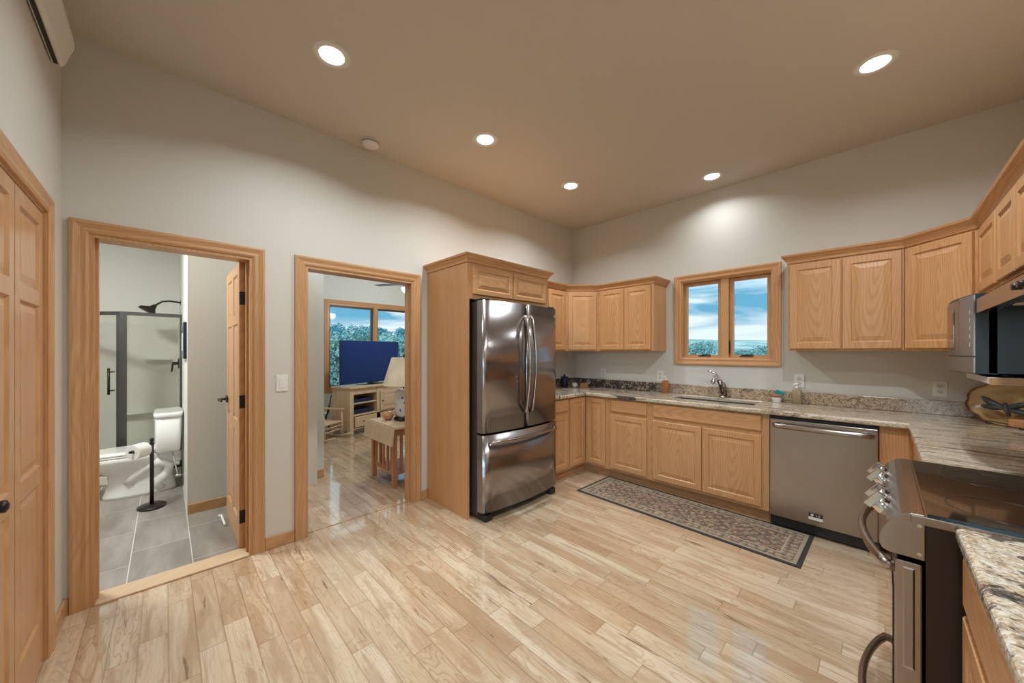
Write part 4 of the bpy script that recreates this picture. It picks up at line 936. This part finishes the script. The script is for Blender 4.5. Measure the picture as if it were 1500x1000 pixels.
# shower
sw_ = thing('shower_enclosure', 'neo-angle glass shower with dark metal frame behind the toilet', 'shower', (0, 0, 0))
P0, P1_, P2 = (-2.45, -3.945), (-2.45, -4.385), (-2.93, -4.865); P3 = (-3.395, -4.865)
zt_ = 1.79
MB().prism([(P0[0]+0.03, P0[1]), (P1_[0]+0.03, P1_[1]), (P2[0], P2[1]-0.03), (P3[0], P3[1]-0.03), (P3[0], P0[1])], 0.002, 0.10, 'z').build('shower_base', 'surround', sw_, bevel=0.01)
def bar2(p, q, z0, z1, wd, name, m, par):
    p = Vector(p); q = Vector(q); dd_ = (q-p).normalized(); nn = Vector((-dd_.y, dd_.x))*wd/2
    return MB().prism([tuple(p+nn), tuple(q+nn), tuple(q-nn), tuple(p-nn)], z0, z1, 'z').build(name, m, par)
for p, q in ((P0, P1_), (P1_, P2), (P2, P3)):
    bar2(p, q, zt_-0.035, zt_, 0.035, 'header', 'shower_frame', sw_); bar2(p, q, 0.10, 0.125, 0.035, 'sill', 'shower_frame', sw_)
    bar2(p, q, 0.125, zt_-0.035, 0.006, 'glass_panel', 'shower_glass', sw_)
for p, wd in ((P0, 0.03), (P1_, 0.05), (P2, 0.05), (P3, 0.03)):
    MB().box(p[0]-wd/2, p[0]+wd/2, p[1]-wd/2, p[1]+wd/2, 0.10, zt_-0.002).build('post', 'shower_frame', sw_)
k1 = Vector(P1_)+(Vector(P2)-Vector(P1_)).normalized()*0.055
MB().box(k1.x-0.02, k1.x+0.02, k1.y-0.012, k1.y+0.012, 0.125, zt_-0.036, ).build('door_stile', 'shower_frame', sw_)
kd = (Vector(P2)-Vector(P1_)).normalized(); kn_ = Vector((-kd.y, kd.x)) if Vector((-kd.y, kd.x)).x > 0 else -Vector((-kd.y, kd.x))
q1 = Vector(P1_)+kd*0.095; q2 = q1+kn_*0.05
MB().tube([(q1.x, q1.y, 1.17), (q2.x, q2.y, 1.17)], 0.007).tube([(q1.x, q1.y, 0.98), (q2.x, q2.y, 0.98)], 0.007).tube([(q2.x, q2.y, 0.94), (q2.x, q2.y, 1.21)], 0.010).build('door_handle', 'bronze', sw_)
MB().box(-3.396, -3.385, -4.86, -3.945, 0.10, 1.72).box(-3.385, -2.47, -3.957, -3.945, 0.10, 1.72).build('surround_panel', 'surround', sw_, bevel=0.003)
MB().box(-3.38, -3.28, -4.25, -4.02, 1.27, 1.29).box(-3.38, -3.28, -4.5, -4.02, 0.62, 0.64).build('soap_shelf', 'surround', sw_, bevel=0.006)
hh = thing('wall_shower', 'bronze shower head on a curved arm above the shower glass', 'shower head', (-2.85, -3.94, 1.96))
MB().tube([(0, -0.001, 0), (0, -0.006, 0)], 0.03, 18).build('flange', 'bronze', hh)
MB().tube([(0, 0, 0), (0, -0.10, 0.012), (0, -0.16, 0.0), (0, -0.22, -0.05)], 0.010).build('arm', 'bronze', hh)
MB().tube([(0, -0.215, -0.045), (0, -0.24, -0.08), (0, -0.275, -0.115), (0, -0.285, -0.13)], [0.016, 0.03, 0.085, 0.088], 20).build('head', 'bronze', hh)
sv = thing('shower_valve', 'bronze shower valve lever on the shower wall', 'shower valve', (-2.8, -3.957, 1.24))
MB().tube([(0, -0.001, 0), (0, -0.01, 0)], 0.06, 24).build('escutcheon', 'bronze', sv); MB().tube([(0, -0.01, 0), (0, -0.06, 0)], 0.018).tube([(0, -0.055, 0), (0, -0.065, -0.10)], [0.009, 0.007]).build('lever', 'bronze', sv)
pf = thing('picture_frame', 'dark framed wall picture seen edge-on above the toilet', 'picture', (-1.50, -3.9405, 1.475))
MB().box(-0.28, 0.28, -0.022, -0.0005, -0.16, 0.16).build('frame', 'navy', pf, bevel=0.003); MB().box(-0.10, 0.16, -0.024, -0.0225, -0.09, 0.07).build('print', 'white', pf)
tag(MB().tube([(-0.86, -3.755, 0.014), (-0.82, -3.74, 0.026), (-0.70, -3.742, 0.03), (-0.62, -3.735, 0.014)], 0.008, 8).build('plastic_strip', 'white'), 'thin white plastic strip lying on the bathroom tiles by the door', 'strip')

# ================================================================== LIVING ROOM
sa = math.radians(20)
st = thing('tv_stand', 'distressed light wooden media cabinet with open shelves under the television', 'tv stand', (-3.048, -1.911, 0), R90+sa)
# local: x along front (0..1.15), y depth into room wall, facing -y
W_, D_, Z_ = 1.20, 0.42, 0.76
mb = MB()
mb.box(0, 0.07, 0, 0.07, 0, Z_).box(W_-0.07, W_, 0, 0.07, 0, Z_).box(0, 0.07, D_-0.07, D_, 0, Z_).box(W_-0.07, W_, D_-0.07, D_, 0, Z_)
mb.box(0.012, 0.03, 0.07, D_-0.07, 0.08, Z_).box(W_-0.03, W_-0.012, 0.07, D_-0.07, 0.08, Z_).box(0.07, W_-0.07, D_-0.03, D_-0.012, 0.08, Z_)
mb.box(0.07, W_-0.07, 0.012, D_-0.03, 0.08, 0.10).box(0.07, W_-0.07, 0.005, D_-0.03, 0.30, 0.325).box(0.07, W_-0.07, 0.005, 0.03, Z_-0.10, Z_-0.001)
mb.box(0.56, 0.63, 0, D_-0.03, 0.325, Z_).box(0.07, W_-0.07, 0, 0.012, 0.08, 0.11)
mb.build('carcass', 'lightwood', st, bevel=0.004)
MB().box(0.071, 0.559, 0.01, D_-0.04, 0.50, 0.518).build('shelf', 'lightwood', st)
MB().box(-0.03, W_+0.03, -0.03, D_+0.02, Z_+0.001, Z_+0.035).build('top', 'lightwood', st, bevel=0.006)
dwr = drawer_front(0.46, 0.17).build('drawer', 'lightwood', st, loc=(0.315, 0.0, 0.205))
for k in (-0.06, 0, 0.06): MB().tube([(k, -0.022, 0.0), (k, -0.02, 0.0)], 0.016, 12).build('cutout', 'bark', dwr)
cd_ = cab_door(0.48, 0.34).build('door', 'lightwood', st, loc=(0.875, 0.0, 0.495)); MB().ico((0, 0, 0), 0.014).build('knob', 'bronze', cd_, loc=(-0.2, -0.03, 0))
cab_door(0.48, 0.17).build('door', 'lightwood', st, loc=(0.875, 0.0, 0.205))
ca, sb = math.cos(R90+sa), math.sin(R90+sa)
def onstand(x, y, z): return (-3.048+ca*x-sb*y, -1.911+sb*x+ca*y, z)
b1 = tag(MB().box(-0.2, 0.2, -0.13, 0.13, 0, 0.06).build('cable_box', 'navy', loc=onstand(0.32, 0.18, 0.5185), rot=(0, 0, R90+sa), bevel=0.004), 'black electronics box on the upper shelf of the tv stand', 'media box')
b1 = tag(MB().box(-0.21, 0.21, -0.14, 0.14, 0, 0.075).build('media_player', 'navy', loc=onstand(0.32, 0.19, 0.3255), rot=(0, 0, R90+sa), bevel=0.004), 'black media player on the lower shelf of the tv stand', 'media box')
tv = thing('television', 'large flat-screen television on the wooden media cabinet', 'television', onstand(0.62, 0.18, Z_+0.0355), R90+sa)
MB().box(-0.66, 0.66, 0.0, 0.03, 0.03, 0.77).build('bezel', 'black', tv, bevel=0.003); MB().box(-0.652, 0.652, -0.0015, -0.0002, 0.04, 0.762).build('screen', 'screen', tv)
MB().box(-0.25, 0.25, -0.10, 0.12, 0, 0.012).box(-0.05, 0.05, 0.031, 0.06, 0.012, 0.2).build('stand_foot', 'black', tv)
# rocking chair
rc = thing('rocking_chair', 'small light wooden rocking chair beside the media cabinet', 'chair', (-3.11, -2.29, 0), PI/4-0.2)
# local: faces +x
for sy in (-0.2, 0.2):
    MB().tube([(-0.36, sy, 0.09), (-0.22, sy, 0.035), (0.0, sy, 0.016), (0.2, sy, 0.03), (0.36, sy, 0.075)], 0.014, 8, flat=1.3).build('rocker', 'lightwood', rc)
    MB().tube([(0.18, sy, 0.03), (0.16, sy, 0.44)], 0.015, 8).build('front_leg', 'lightwood', rc)
    MB().tube([(-0.18, sy, 0.035), (-0.2, sy, 0.26), (-0.32, sy*0.95, 0.86)], 0.016, 8).build('back_post', 'lightwood', rc)
    MB().box(-0.24, 0.20, sy-0.03, sy+0.03, 0.44, 0.462).build('armrest', 'lightwood', rc, bevel=0.006)
for z in (0.14, 0.2): MB().tube([(0.175, -0.2, z), (0.175, 0.2, z)], 0.009, 8).build('rung', 'lightwood', rc); 
for sy in (-0.2, 0.2): MB().tube([(0.178, sy, 0.12), (-0.185, sy, 0.13)], 0.009, 8).build('rung', 'lightwood', rc)
MB().box(-0.2, 0.18, -0.19, 0.19, 0.245, 0.27).build('seat', 'lightwood', rc, bevel=0.008)
for z, xx in ((0.45, -0.235), (0.60, -0.265), (0.76, -0.30)): MB().box(xx-0.012, xx, -0.19, 0.19, z, z+0.07).build('back_slat', 'lightwood', rc)
# loose cables behind
mb = MB()
mb.tube([(-3.82, -2.0, 0.42), (-3.8, -2.05, 0.2), (-3.8, -2.0, 0.03), (-3.72, -2.1, 0.02), (-3.82, -2.22, 0.02), (-3.9, -2.1, 0.03), (-3.75, -1.95, 0.02)], 0.012, 6)
mb.tube([(-3.85, -1.95, 0.6), (-3.84, -2.0, 0.3), (-3.8, -2.2, 0.03), (-3.78, -2.35, 0.02)], 0.010, 6)
tag(mb.build('power_cord', 'cord'), 'tangle of black cables on the floor behind the rocking chair', 'cable')
# drop-leaf end table
et = thing('end_table', 'reddish wooden drop-leaf end table with slatted sides in the living room', 'table', (-0.70, -2.43, 0))
# local x -0.25..0.25 (near leg at +), y 0..0.5
for x in (-0.245, 0.245):
    for y in (0.02, 0.50): MB().box(x-0.022, x+0.022, y-0.022, y+0.022, 0, 0.60).build('leg', 'cherry', et, bevel=0.003)
MB().box(-0.25, 0.25, 0.005, 0.03, 0.52, 0.60).box(-0.25, 0.25, 0.49, 0.515, 0.52, 0.60).box(-0.255, -0.235, 0.03, 0.49, 0.52, 0.60).box(0.235, 0.255, 0.03, 0.49, 0.52, 0.60).build('apron', 'cherry', et)
MB().box(-0.235, 0.235, 0.02, 0.50, 0.12, 0.14).build('lower_shelf', 'cherry', et)
for k in range(5): MB().box(-0.18+0.09*k-0.011, -0.18+0.09*k+0.011, 0.012, 0.028, 0.14, 0.52).build('slat', 'cherry', et)
for k in range(5):
    for x in (-0.245, 0.245): MB().box(x-0.008, x+0.008, 0.10+0.08*k-0.011, 0.10+0.08*k+0.011, 0.14, 0.52).build('slat', 'cherry', et)
MB().box(-0.33, 0.33, -0.01, 0.55, 0.601, 0.622).build('top', 'lightwood', et, bevel=0.003)
MB().prism([(-0.34, 0.0), (0.33, 0.0), (0.36, -0.17), (-0.30, -0.17)], -0.010, 0.010, 'y').build('drop_leaf', 'lightwood', et, loc=(0, -0.026, 0.617), rot=(-0.22, 0, 0))
lp = thing('table_lamp', 'table lamp with cream pleated shade and blue-and-white ceramic base', 'lamp', (-0.72, -2.17, 0.6225))
MB().loft([(0, 0, 0, 0.09, 0.09), (0.02, 0, 0, 0.09, 0.09), (0.03, 0, 0, 0.075, 0.075), (0.04, 0, 0, 0.075, 0.075)], 24, 6).build('foot', 'bronze', lp)
MB().loft([(0.041, 0, 0, 0.07, 0.07), (0.06, 0, 0, 0.078, 0.078), (0.31, 0, 0, 0.078, 0.078), (0.34, 0, 0, 0.05, 0.05)], 24, 7).build('ceramic_body', 'delft', lp)
MB().tube([(0, 0, 0.34), (0, 0, 0.70)], 0.006).ico((0, 0, 0.71), 0.012).build('rod', 'bronze', lp)
MB().rings([[(r_*math.cos(2*PI*j/40), r_*math.sin(2*PI*j/40), z) for j in range(40)] for r_, z in ((0.222, 0.385), (0.13, 0.69), (0.127, 0.69), (0.219, 0.387), (0.222, 0.385))], cap=False).build('shade', 'shade', lp)
jr = thing('gourd_jar', 'small orange-brown round jar on the end table beside the lamp', 'jar', (-0.83, -2.30, 0.6225))
MB().lathe([(0.025, 0), (0.055, 0.025), (0.06, 0.05), (0.05, 0.078), (0.02, 0.095)], 20).build('jar_body', 'gourd', jr); MB().lathe([(0.02, 0.0955), (0.012, 0.102), (0.004, 0.108)], 12).build('lid', 'gourd', jr)
# ceiling fan
cf = thing('ceiling_fan', 'ceiling fan with white glass light bowl in the living room', 'ceiling fan', (-2.35, -1.22, 2.81))
MB().tube([(0, 0, -0.001), (0, 0, -0.25)], 0.014).lathe([(0.06, 0.0), (0.06, 0.039)], 20).tube([(0, 0, 0), (0, 0, 0.04)], 0.014).build('downrod', 'bronze', cf)
MB().lathe([(0.04, -0.40), (0.11, -0.37), (0.12, -0.30), (0.06, -0.25)], 24).build('motor', 'bronze', cf)
for k in range(5):
    a_ = 2*PI*k/5+2.42
    MB().box(0.13, 0.62, -0.065, 0.065, -0.335, -0.327).box(0.08, 0.14, -0.02, 0.02, -0.34, -0.335).build('blade', 'fridge_side', cf, rot=(0, 0, a_))
MB().lathe([(0.015, -0.52), (0.07, -0.50), (0.13, -0.44), (0.135, -0.405), (0.05, -0.401)], 24).build('light_bowl', 'lens', cf)
pt = bpy.data.lights.new('fan_light', 'POINT'); pt.energy = 55; pt.shadow_soft_size = 0.07; pt.color = (0.93, 1.0, 1.05)
po = bpy.data.objects.new('fan_light', pt); C.objects.link(po); po.location = (-2.35, -1.12, 2.25)

area('hall_fill', (-0.7, -2.75, 2.835), 0.11, 9)  # added fill to brighten the hall wall, unseen overhead
hl = thing('recessed_light', 'added recessed fill light just inside the living room doorway', 'ceiling light', (-0.7, -2.75, 2.85))
for ch in l0.children: c_ = ch.copy(); C.objects.link(c_); c_.parent = hl
# ================================================================== OUTSIDE
def hgt(x, y):
    r_ = math.hypot(x, y); a_ = math.atan2(y, x)
    k = 0.5-0.5*math.cos(a_)            # 1 toward -x, 0 toward +x
    up = 0.030+0.010*k**2
    return -0.45+max(0, r_-14)*up+0.35*math.sin(x*0.21)*math.cos(y*0.17)*min(1, r_/20)+1.2*math.sin(a_*7+1)*max(0, r_-60)/60
mb = MB(); RR = [9, 12, 16, 22, 30, 42, 58, 80, 110, 150]; NA = 96
rs = [[(r_*math.cos(2*PI*j/NA), r_*math.sin(2*PI*j/NA), hgt(r_*math.cos(2*PI*j/NA), r_*math.sin(2*PI*j/NA))) for j in range(NA)] for r_ in RR]
rs = [[(7.9*math.cos(2*PI*j/NA), 7.9*math.sin(2*PI*j/NA), -0.6) for j in range(NA)]]+rs
mb.rings(rs, cap=False); gr_ = mb.build('ground', 'ground'); tag(gr_, kind='structure')
def leafy(seed, r_, h_, n, leaf):
    rnd = random.Random(seed); mb = MB()
    cl_ = [(rnd.uniform(-.5, .5)*r_, rnd.uniform(-.5, .5)*r_, h_*rnd.uniform(0.25, 0.85), r_*rnd.uniform(0.35, 0.6)) for _ in range(14)]
    for k in range(n):
        cx, cy, cz, cr = rnd.choice(cl_)
        v = Vector((rnd.gauss(0, 1), rnd.gauss(0, 1), rnd.gauss(0, 1))).normalized()*cr*rnd.uniform(0.75, 1.05)
        p = Vector((cx, cy, cz))+v; a_ = Vector((rnd.gauss(0, 1), rnd.gauss(0, 1), rnd.gauss(0, 1))).normalized(); b_ = a_.orthogonal().normalized()
        s = leaf*rnd.uniform(0.6, 1.3)
        mb.add([tuple(p+a_*s), tuple(p+b_*s*0.6), tuple(p-a_*s), tuple(p-b_*s*0.6)], [(0, 1, 2, 3)])
    return mb
def tree(label, seed, loc, r_, h_, grp, m='foliage', n=2600, leaf=0.09):
    t_ = thing('juniper_tree', label, 'tree', loc, 0, grp)
    leafy(seed, r_, h_, n, leaf).build('foliage', m, t_)
    MB().tube([(0, 0, -0.3), (0.03, 0.02, h_*0.3), (-0.02, 0.0, h_*0.65)], [0.10, 0.07, 0.03], 8).build('trunk', 'bark', t_)
    return t_
t1 = tree('tall leafy blue-green tree close outside the living room window, at left', 1, (-10.5, 0.25, hgt(-10.5, 0.25)), 1.1, 2.7, None, n=5000, leaf=0.06)
def gz(x, y): return (x, y, hgt(x, y))
taken = [(-10.5, 0.9, 1.5), (-15, 4.5, 1.9), (-60, 20, 2.8), (-2.0, 13, 1.1), (-3.05, 11.0, 0.7)]
def free(x, y, r_):
    if all(math.hypot(x-a_, y-b_) > (r_+c_)*1.12 for a_, b_, c_ in taken): taken.append((x, y, r_)); return True
    return False
tA = tree('bushy juniper on the slope seen through the living room window', 2, gz(-15, 4.5), 1.7, 2.6, 'junipers outside the living room', n=3500, leaf=0.08)
for k in range(60):
    x = -random.uniform(15, 46); y = -1+(-x-4)*random.uniform(0.12, 0.75); s = random.uniform(0.6, 0.85)*(0.75-x/75)
    if free(x, y, 1.75*s): o = dup(tA, gz(x, y), random.uniform(0, 6)); o.scale = (s, s, s*random.uniform(0.9, 1.2))
tB = tree('dark juniper on the far ridge seen through the living room window', 3, gz(-60, 20), 2.6, 3.8, 'ridge trees outside the living room', 'far_foliage', n=2500, leaf=0.15)
for k in range(110):
    x = -random.uniform(52, 100); y = (-x)*random.uniform(0.14, 0.68)
    if free(x, y, 2.6): dup(tB, gz(x, y), random.uniform(0, 6))
tC = tree('low juniper bush on the plain seen through the kitchen window', 4, gz(-2.0, 13), 1.0, 1.5, 'bushes outside the kitchen window', n=2600, leaf=0.06)
for k in range(46):
    y = random.uniform(13, 46); x = 1.9-(y+4)*random.uniform(0.05, 0.42); s = random.uniform(0.7, 1.3)
    if free(x, y, 1.0*s): o = dup(tC, gz(x, y), random.uniform(0, 6)); o.scale = (s, s, s)
tree('slim tree rising above the others at left of the kitchen window', 5, gz(-3.05, 11.0), 0.55, 2.6, None, n=2600, leaf=0.05)
